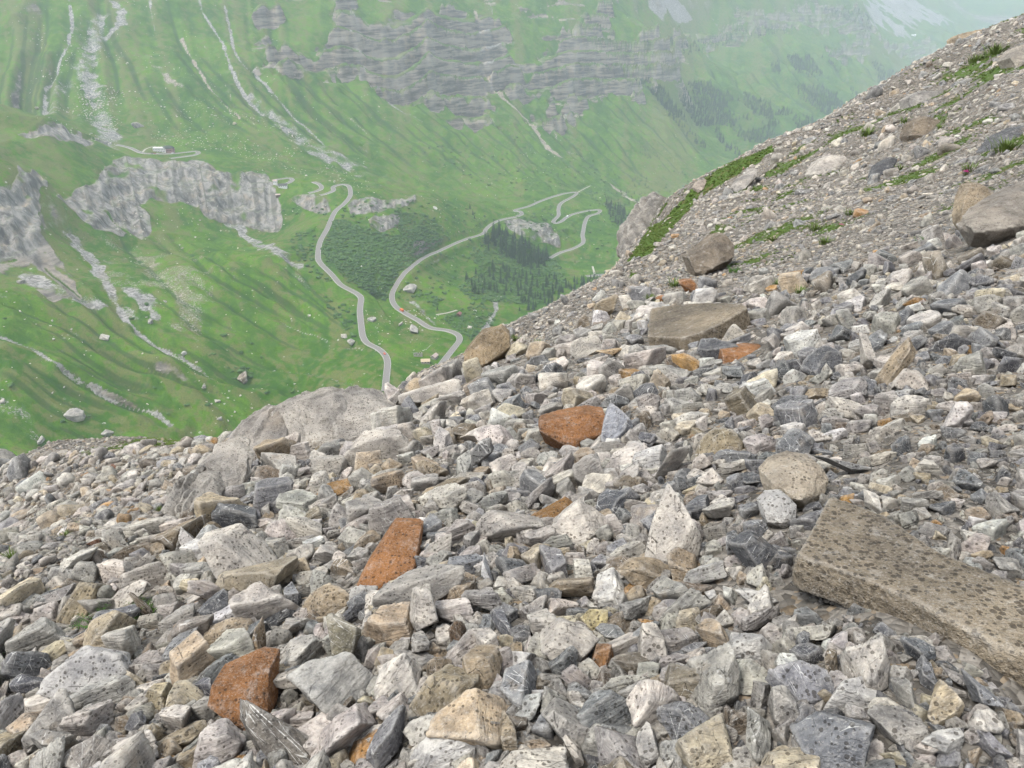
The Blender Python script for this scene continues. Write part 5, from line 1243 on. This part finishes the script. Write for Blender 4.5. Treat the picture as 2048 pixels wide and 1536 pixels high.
for i, (u, v, w, tn, lb) in enumerate(BOULD):
    p = far_hit(u, v + w * .3)[0]; r = .5 * w * float(p @ DARKFWD) / F
    o = obj('meadow_boulder', bl_me[i % 8], loc=p + np.array([0, 0, .2 * r]), rot=(tg.normal(0, .15), tg.normal(0, .15), tg.uniform(0, 6.28))); o.scale = (r * 1.1, r * 1.1, r * 1.05); o.color = (*TONES[tn], 1); tag(o, lb, 'boulder')

# ------------------------------------------------------------------ buildings
def box_bm(bm, x0, x1, y0, y1, z0, z1):
    v = [bm.verts.new(c) for c in ((x0, y0, z0), (x1, y0, z0), (x1, y1, z0), (x0, y1, z0), (x0, y0, z1), (x1, y0, z1), (x1, y1, z1), (x0, y1, z1))]
    for f in ((0, 3, 2, 1), (4, 5, 6, 7), (0, 1, 5, 4), (1, 2, 6, 5), (2, 3, 7, 6), (3, 0, 4, 7)): bm.faces.new([v[i] for i in f])
def bmobj(name, bm, mat, parent=None):
    bmesh.ops.recalc_face_normals(bm, faces=bm.faces); me = bpy.data.meshes.new(name); bm.to_mesh(me); bm.free(); me.materials.append(mat); return obj(name, me, parent)
def part_box(name, dims, mat, parent):
    bm = bmesh.new(); box_bm(bm, *dims); return bmobj(name, bm, mat, parent)
M_WHITE = plain('white_render', (.74, .73, .70), .8, .06); M_WOOD = plain('weathered_wood', (.13, .095, .065), .9, .3, 1.5); M_STONEW = plain('stone_masonry', (.30, .28, .25), .95, .3, 1.2)
M_RTAN = plain('tan_roof', (.44, .35, .24), .85, .15, .5); M_RPINK = plain('pink_grey_roof', (.42, .33, .30), .85, .15, .5); M_RRED = plain('red_roof', (.23, .10, .105), .8, .2, .5); M_RDARK = plain('dark_roof', (.075, .075, .07), .8, .2, .5)
M_GLASS = plain('window_glass', (.03, .035, .04), .15, .1); M_DOOR = plain('door_wood', (.10, .06, .04), .8, .2)
def gable_house(name, u, v, L, W, H, rh, yaw, wm, rm, label, cat='building', wins=3, sink=.6):
    p = far_hit(u, v)[0]; e = bpy.data.objects.new(name, None); COL.objects.link(e); e.location = p - np.array([0, 0, sink]); e.rotation_euler = (0, 0, R(yaw)); tag(e, label, cat)
    bm = bmesh.new(); x, y = L / 2, W / 2; H2 = H + sink
    vs_ = [bm.verts.new(c) for c in ((-x, -y, -2), (x, -y, -2), (x, y, -2), (-x, y, -2), (-x, -y, H2), (x, -y, H2), (x, y, H2), (-x, y, H2), (-x, 0, H2 + rh), (x, 0, H2 + rh))]
    for f in ((0, 3, 2, 1), (0, 1, 5, 4), (2, 3, 7, 6), (1, 2, 6, 9, 5), (3, 0, 4, 8, 7), (4, 5, 9, 8), (6, 7, 8, 9)): bm.faces.new([vs_[i] for i in f])
    bmobj('wall', bm, wm, e)
    ov = .6; k = rh / y
    bm = bmesh.new(); th = .22
    for s in (-1, 1):
        a = [(-x - ov, 0, H2 + rh + .05), (x + ov, 0, H2 + rh + .05), (x + ov, s * (y + ov), H2 - k * ov + .05), (-x - ov, s * (y + ov), H2 - k * ov + .05)]
        lo_ = [bm.verts.new(c) for c in a]; hi_ = [bm.verts.new((c[0], c[1], c[2] + th)) for c in a]
        bm.faces.new(lo_); bm.faces.new(hi_)
        for i in range(4): bm.faces.new((lo_[i], lo_[(i + 1) % 4], hi_[(i + 1) % 4], hi_[i]))
    bmobj('roof', bm, rm, e)
    for i in range(wins):
        cx_ = -x + L * (i + .5) / wins; part_box('window', (cx_ - .55, cx_ + .55, -y - .06, -y + .02, sink + H * .4, sink + H * .4 + 1.1), M_GLASS, e)
    part_box('door', (x - .02, x + .07, -.8, .8, sink, sink + 2.1), M_DOOR, e)
    return e
gable_house('barn', 851, 725, 9.5, 6.0, 2.6, 1.9, 6, M_STONEW, M_RTAN, 'low barn with a tan roof in the meadow by the road', 'barn')
gable_house('barn', 869, 716, 8.0, 5.4, 2.8, 1.9, 68, M_STONEW, M_RPINK, 'barn with a pinkish grey roof behind the tan roofed one', 'barn')
gable_house('hut', 918, 631, 7.5, 5.0, 2.6, 1.9, 75, M_WOOD, M_RRED, 'dark hut with a red roof by the gravel track', 'hut')
gable_house('hut', 1215, 545, 10, 6.5, 2.8, 2.4, 25, M_STONEW, M_RTAN, 'pale roofed hut half hidden behind the scree brow', 'hut')
gable_house('house', 566, 374, 14, 7.5, 3.2, 2.6, 8, M_WHITE, M_RDARK, 'house with a dark roof at the small hairpin', 'house', 4)
gable_house('house', 551, 367, 6.5, 6.0, 5.0, 1.2, 0, M_WHITE, M_RPINK, 'small white house above the dark roofed one', 'house', 2)
gable_house('farmhouse', 1827, 72, 32, 12, 6, 4, 0, M_WHITE, M_WHITE, 'long white farmhouse on the far alp below the scree cone', 'farmhouse', 5)
gable_house('shed', 556, 392, 7, 4, 2.4, 1.2, 20, M_WOOD, M_RPINK, 'little shed tucked under the road beside the cliff', 'shed', 1)
# stone ruin beside the barns
rp = far_hit(836, 711)[0]; ru = bpy.data.objects.new('stone_ruin', None); COL.objects.link(ru); ru.location = rp; ru.rotation_euler = (0, 0, R(8)); tag(ru, 'roofless ruin of rough grey stone walls beside the barns', 'ruin')
for (x0, x1, y0, y1) in ((-5, 5, -3.2, -2.5), (-5, 5, 2.5, 3.2), (-5, -4.3, -2.5, 2.5), (4.3, 5, -2.5, 2.5)):
    bm = bmesh.new(); nseg = 8
    for k in range(nseg):
        a, b = (x0 + (x1 - x0) * k / nseg, x0 + (x1 - x0) * (k + 1) / nseg) if x1 - x0 > y1 - y0 else (x0, x1)
        c, d = (y0, y1) if x1 - x0 > y1 - y0 else (y0 + (y1 - y0) * k / nseg, y0 + (y1 - y0) * (k + 1) / nseg)
        box_bm(bm, a + .004, b - .004, c, d, -1.5, tg.uniform(.7, 2.6))
    bmobj('wall', bm, M_STONEW, ru)
# hotel on its shelf
hp = far_hit(325, 305)[0]; ht = bpy.data.objects.new('hotel', None); COL.objects.link(ht); ht.location = hp + np.array([0, 6.0, -.8]); ht.rotation_euler = (0, 0, R(2)); tag(ht, 'long white mountain hotel with a dark domed roof at one end beside the pass road', 'hotel')
part_box('wall', (-17, 6, -5, 5, -3, 8.2), M_WHITE, ht); part_box('roof', (-17.5, 6, -5.6, 5.6, 8.21, 8.65), M_WHITE, ht)
part_box('wall', (6.01, 18, -5.8, 5.8, -3, 7.4), plain('red_shingle', (.27, .17, .15), .85, .2), ht)
bm = bmesh.new(); rings = 6; nn = 20
for k in range(rings + 1):
    a = k / rings * math.pi / 2; cxr, cz_ = math.cos(a) ** .8, math.sin(a)
    for j in range(nn): b = j * 6.283 / nn; bm.verts.new((9.5 + 10.5 * cxr * math.cos(b), 6.4 * cxr * math.sin(b), 7.42 + 4.8 * cz_))
bm.verts.ensure_lookup_table()
for k in range(rings):
    for j in range(nn): bm.faces.new([bm.verts[i] for i in (k * nn + j, k * nn + (j + 1) % nn, (k + 1) * nn + (j + 1) % nn, (k + 1) * nn + j)])
bmesh.ops.remove_doubles(bm, verts=bm.verts, dist=1e-3); bmobj('roof', bm, plain('dark_green_roof', (.055, .065, .05), .8, .2), ht)
for i in range(8):
    for z in (1.6, 4.6): part_box('window', (-16 + i * 2.7, -14.6 + i * 2.7, -5.06, -4.98, z, z + 1.4), M_GLASS, ht)
for i in range(3): part_box('window', (8 + i * 3.2, 9.5 + i * 3.2, -5.86, -5.78, 3.5, 5.0), M_GLASS, ht)
part_box('door', (6.6, 7.8, -5.87, -5.78, -.0, 2.3), M_DOOR, ht)

# ------------------------------------------------------------------ vehicles
M_TYRE = plain('tyre', (.02, .02, .02), .9, .1)
def vehicle(name, u, v, L, W, H, col, label, cat, boxy=False, road=None):
    p = far_hit(u, v)[0]; best = None
    for q in RDW:
        d = np.hypot(q[:, 0] - p[0], q[:, 1] - p[1]); i = int(d.argmin())
        if best is None or d[i] < best[0]: best = (d[i], q, i)
    d, q, i = best; j = min(max(i, 1), len(q) - 2); tv = q[j + 1] - q[j - 1]; yaw = math.atan2(tv[1], tv[0])
    e = bpy.data.objects.new(name, None); COL.objects.link(e); z = q[i, 2] + .31 if d < 12 else p[2] + .1
    e.location = (q[i, 0], q[i, 1], z) if d < 12 else (p[0], p[1], z); e.rotation_euler = (0, 0, yaw); tag(e, label, cat)
    paint = plain(name + '_paint', col, .35, .05)
    prof = [(-L / 2, .35), (-L / 2, .62 * H), (-L * .36, .68 * H), (-L * .27, H), (L * .18, H), (L * .30, .66 * H), (L / 2, .58 * H), (L / 2, .35)] if not boxy else [(-L / 2, .5), (-L / 2, H), (L * .22, H), (L * .22, .85 * H), (L * .44, .82 * H), (L / 2, .5 * H), (L / 2, .5)]
    bm = bmesh.new(); a = [bm.verts.new((x, -W / 2, z_)) for x, z_ in prof]; b = [bm.verts.new((x, W / 2, z_)) for x, z_ in prof]; bm.faces.new(a); bm.faces.new(b[::-1]); k = len(prof)
    for i in range(k): bm.faces.new((a[i], b[i], b[(i + 1) % k], a[(i + 1) % k]))
    bmobj('body', bm, paint, e)
    for s in (-1, 1):
        part_box('window', (-L * .24, L * .16, s * (W / 2 + .005) - .012, s * (W / 2 + .005) + .012, .7 * H, .93 * H) if not boxy else (L * .25, L * .40, s * (W / 2 + .005) - .012, s * (W / 2 + .005) + .012, .6 * H, .78 * H), M_GLASS, e)
        for x in (-L * .31, L * .31):
            bm = bmesh.new(); bmesh.ops.create_cone(bm, cap_ends=True, segments=14, radius1=.34, radius2=.34, depth=.24, matrix=Matrix.Translation((x, s * (W / 2 - .08), .34)) @ Matrix.Rotation(R(90), 4, 'X')); bmobj('wheel', bm, M_TYRE, e)
vehicle('truck', 803, 622, 7.2, 2.5, 3.1, (.62, .15, .05), 'orange truck driving on the lower valley road', 'truck', True)
vehicle('van', 1135, 434, 6.5, 2.3, 2.7, (.75, .75, .74), 'white van on the road between two hairpins', 'van', True)
vehicle('car', 1191, 551, 4.6, 1.9, 1.5, (.04, .04, .045), 'dark car on the piece of road behind the scree brow', 'car')
vehicle('car', 769, 708, 4.4, 1.85, 1.5, (.5, .12, .08), 'reddish car on the bend above the barns', 'car')
for i, (u, v, c, lb) in enumerate([(303,306,(.05,.05,.06),'black car leftmost of those parked before the hotel'),(309,306,(.35,.05,.04),'red car parked before the hotel'),(314,306,(.6,.6,.6),'silver car parked between the red one and the hotel door'),(341,306,(.7,.7,.7),'white car parked by the domed end of the hotel')]):
    vehicle('car', u, v, 4.4, 1.85, 1.5, c, lb, 'car')
# ------------------------------------------------------------------ plants among the stones
def leaf_mat(name, a, b):
    g = NG(name, .75); oi = g.new('ShaderNodeObjectInfo').outputs['Random']; P = g.new('ShaderNodeNewGeometry').outputs['Position']
    c = g.mix(g.noise(P, 18, 3, .6), a, b); g.color(g.mix(g.math('MULTIPLY', oi, .4), c, (.10, .14, .03)))
    g.b.inputs['Subsurface Weight'].default_value = 0.0; return g.m
M_LEAF = leaf_mat('tuft_leaf', (.028, .075, .014), (.075, .150, .030)); M_BLADE = leaf_mat('grass_blade', (.06, .10, .018), (.13, .18, .042)); M_PINK = plain('pink_petal', (.45, .03, .20), .6, .2, 9); M_YEL = plain('pale_flower', (.62, .60, .30), .7, .15, 9)
pg = np.random.default_rng(31)
def blade_mesh(name, n, mat, wide=.035, droop=.5, leafy=False):
    V, Fc = [], []
    for i in range(n):
        a = pg.uniform(0, 6.283); r0 = abs(pg.normal(0, .28)); L = pg.uniform(.35, 1.0); out = pg.uniform(.2, .9) * droop
        b = np.array([r0 * math.cos(a), r0 * math.sin(a), -.08]); d = np.array([math.cos(a), math.sin(a), 0]); s = np.array([-math.sin(a), math.cos(a), 0])
        pts = [b + d * out * L * t ** 1.6 + np.array([0, 0, L * (t - .35 * out * t * t)]) for t in (0, .4, .75, 1)]
        if not leafy:
            k = len(V)
            for p, w in zip(pts, (1, .9, .6, .05)): V += [p - s * wide * w, p + s * wide * w]
            for j in range(3): Fc.append((k + 2 * j, k + 2 * j + 1, k + 2 * j + 3, k + 2 * j + 2))
        else:      # feathery stem: pairs of leaflets
            for t in np.linspace(.2, 1, 7):
                p = b + d * out * L * t ** 1.6 + np.array([0, 0, L * (t - .35 * out * t * t)]); l = .17 * (1.15 - t) + .04
                for sg in (-1, 1):
                    k = len(V); q = s * sg; e = d * .5 + np.array([0, 0, pg.uniform(-.3, .3)])
                    V += [p, p + (q * .6 + e * .1) * l + np.array([0, 0, .03]), p + (q + e * .8) * l, p + (q * .4 + e * .7) * l]; Fc.append((k, k + 1, k + 2, k + 3))
    return mesh_np(name, V, Fc, mat, False)
FERN = [blade_mesh('leaves', 46, M_LEAF, leafy=True, droop=1.0) for _ in range(3)]; TUFT = [blade_mesh('blades', 90, M_BLADE, .028, .9) for _ in range(4)]
def plant(name, meshes, u, v, w, label, cat, hscale=.8, flowers=None):
    p = on_near(u, v + .3 * w)[0]; t = float(p @ DARKFWD); s = .62 * w * t / F
    e = bpy.data.objects.new(name, None); COL.objects.link(e); e.location = p; e.rotation_euler = (0, 0, pg.uniform(0, 6.28)); tag(e, label, cat)
    o = obj('leaves', meshes[int(pg.integers(len(meshes)))], e); o.scale = (s, s, s * hscale)
    if flowers:
        for k in range(flowers[1]):
            a, r = pg.uniform(0, 6.28), pg.uniform(0, .6) * s
            bm = bmesh.new(); c = Vector((r * math.cos(a), r * math.sin(a), s * hscale * pg.uniform(.7, 1.1)))
            for j in range(5):
                b = j * 6.283 / 5; q = s * flowers[2]; d1 = Vector((math.cos(b - .45), math.sin(b - .45), .25)) * q; d2 = Vector((math.cos(b + .45), math.sin(b + .45), .25)) * q; d3 = Vector((math.cos(b), math.sin(b), .35)) * q * 1.5
                bm.faces.new([bm.verts.new(x) for x in (c, c + d1, c + d3, c + d2)])
            bmobj('blossom', bm, flowers[0], e)
for u, v, w, lb in [(195,1225,92,'feathery bright green plant in a gap of the scree'),(288,1205,84,'second feathery green plant beside a pale spotted rock'),(12,1290,70,'green leafy plant at the edge of the picture low down'),(345,1268,34,'small light green sprig below the two feathery plants'),
                    (445,1100,30,'tiny green sprig under a pale boulder'),(1468,532,42,'leafy green plant at the foot of the dark brown faced boulder'),(1855,470,46,'pale green leafy clump at the end of the path'),(160,1106,34,'little green plant on the edge of the fine gravel')]:
    plant('leafy_plant', FERN, u, v, w, lb, 'plant')
for u, v, w, lb in [(22,1105,46,'wispy grass tuft on the gravel at the edge'),(160,1045,34,'grass tuft in the middle of the left gravel'),(112,1012,24,'little grass tuft high on the left gravel'),(236,1055,26,'grass tuft beside a rusty stone'),(130,1065,26,'low grass tuft on the left gravel'),(320,1015,22,'grass tuft at the foot of the rock ridge'),(100,1190,30,'grass tuft where the gravel meets the rocks'),
                    (1545,470,40,'grass tuft on the open gravel slope'),(1630,448,44,'broad grass tuft beside pale stones on the slope'),(1650,475,40,'grass clump just below the broad tuft on the slope'),(1735,255,52,'thick green tuft high on the slope'),(1810,235,36,'tuft beside the dark nosed boulder'),(1938,328,50,'yellowish green tuft beside a pink flower'),(2012,278,80,'vivid green grass patch under the dark slab'),
                    (1880,250,30,'small tuft right of the dark nosed boulder'),(1990,90,60,'long green tuft near the pale beige block'),(1950,110,44,'green tuft under the skyline boulder'),(1555,560,40,'grass tuft among rubble at the foot of the slope'),(1600,575,34,'thin grass tuft left of grey rubble'),(1300,590,36,'grass tuft near the tiny orange stone'),(1350,560,40,'grass tuft downhill of the dark brown faced boulder'),
                    (1210,615,34,'tuft on the brow above the meadow hut'),(1075,680,26,'lone tuft on the dark gravel near the tan boulder'),(1030,672,26,'tuft against the upright tan boulder'),(1700,420,34,'tuft on the middle of the slope'),(1800,330,34,'tuft beside the dark wedge shaped rock')]:
    plant('grass_tuft', TUFT, u, v, w, lb, 'grass tuft')
plant('pink_flower', TUFT, 1931, 346, 13, 'bright pink flower on the gravel above the upright pale block', 'flower', 1.0, (M_PINK, 7, .3)); plant('pink_flower', TUFT, 2012, 212, 11, 'pink flower near the edge high on the slope', 'flower', 1.0, (M_PINK, 5, .3)); plant('pink_flower', TUFT, 1682, 452, 10, 'pale pink flower among stones on the middle slope', 'flower', 1.0, (M_PINK, 4, .28))
# turf of the brow and sparse grass between the stones
variants('turf', TUFT)
w_ = (grass_n * (pdep > 1) * (pdep < 80) * (pu > -150) * (pu < 2250)).ravel(); k = pg.choice(len(w_), 13000, p=w_ / w_.sum())
ja, jr = naz[k % len(naz)] + pg.uniform(-.5, .5, len(k)) * (naz[1] - naz[0]), nlr[k // len(naz)] + pg.uniform(-.5, .5, len(k)) * (nlr[1] - nlr[0])
P = np.stack([np.exp(jr) * np.sin(ja), np.exp(jr) * np.cos(ja), 0 * ja], -1); P[:, 2] = near_zxy(P[:, 0], P[:, 1]); t = P @ DARKFWD; n = len(P)
s = pg.uniform(3, 8, n) * t / F * .6
scatter('turf_grass', 'turf', P, np.c_[pg.normal(0, .2, (n, 2)), pg.uniform(0, 6.28, n)], np.c_[s * 1.2, s * 1.2, s * pg.uniform(.5, .9, n)], pg.integers(0, 4, n), np.ones((n, 3)), 'short olive turf along the brow and between stones of the slope', 'grass')
# ------------------------------------------------------------------ summer haze between the walls of the valley
zt = float(gz.max()) + 60; zb = min(float(gz.min()), float(near_z.min())) - 1.5
bm = bmesh.new(); X = 11500
for c in ((-X, -400, zb), (X, -400, zb), (X, 15400, zb), (-X, 15400, zb), (-X, -400, zt), (X, -400, zt), (X, 15400, zt), (-X, 15400, zt)): bm.verts.new(c)
bm.verts.ensure_lookup_table()
for f in ((0, 3, 2, 1), (4, 5, 6, 7), (0, 1, 5, 4), (1, 2, 6, 5), (2, 3, 7, 6), (3, 0, 4, 7)): bm.faces.new([bm.verts[i] for i in f])
hm = bpy.data.materials.new('haze'); hm.use_nodes = True; hm.node_tree.nodes.clear()
pv_ = hm.node_tree.nodes.new('ShaderNodeVolumePrincipled'); ho = hm.node_tree.nodes.new('ShaderNodeOutputMaterial')
pv_.inputs['Color'].default_value = (.76, .88, 1.0, 1); pv_.inputs['Density'].default_value = HAZE; pv_.inputs['Anisotropy'].default_value = .1
hm.node_tree.links.new(pv_.outputs[0], ho.inputs['Volume']); hm.volume_intersection_method = 'FAST' if hasattr(hm, 'volume_intersection_method') else None
hz = bmobj('haze', bm, hm); tag(hz, 'thin bluish summer haze filling the valley', 'haze', kind='stuff')
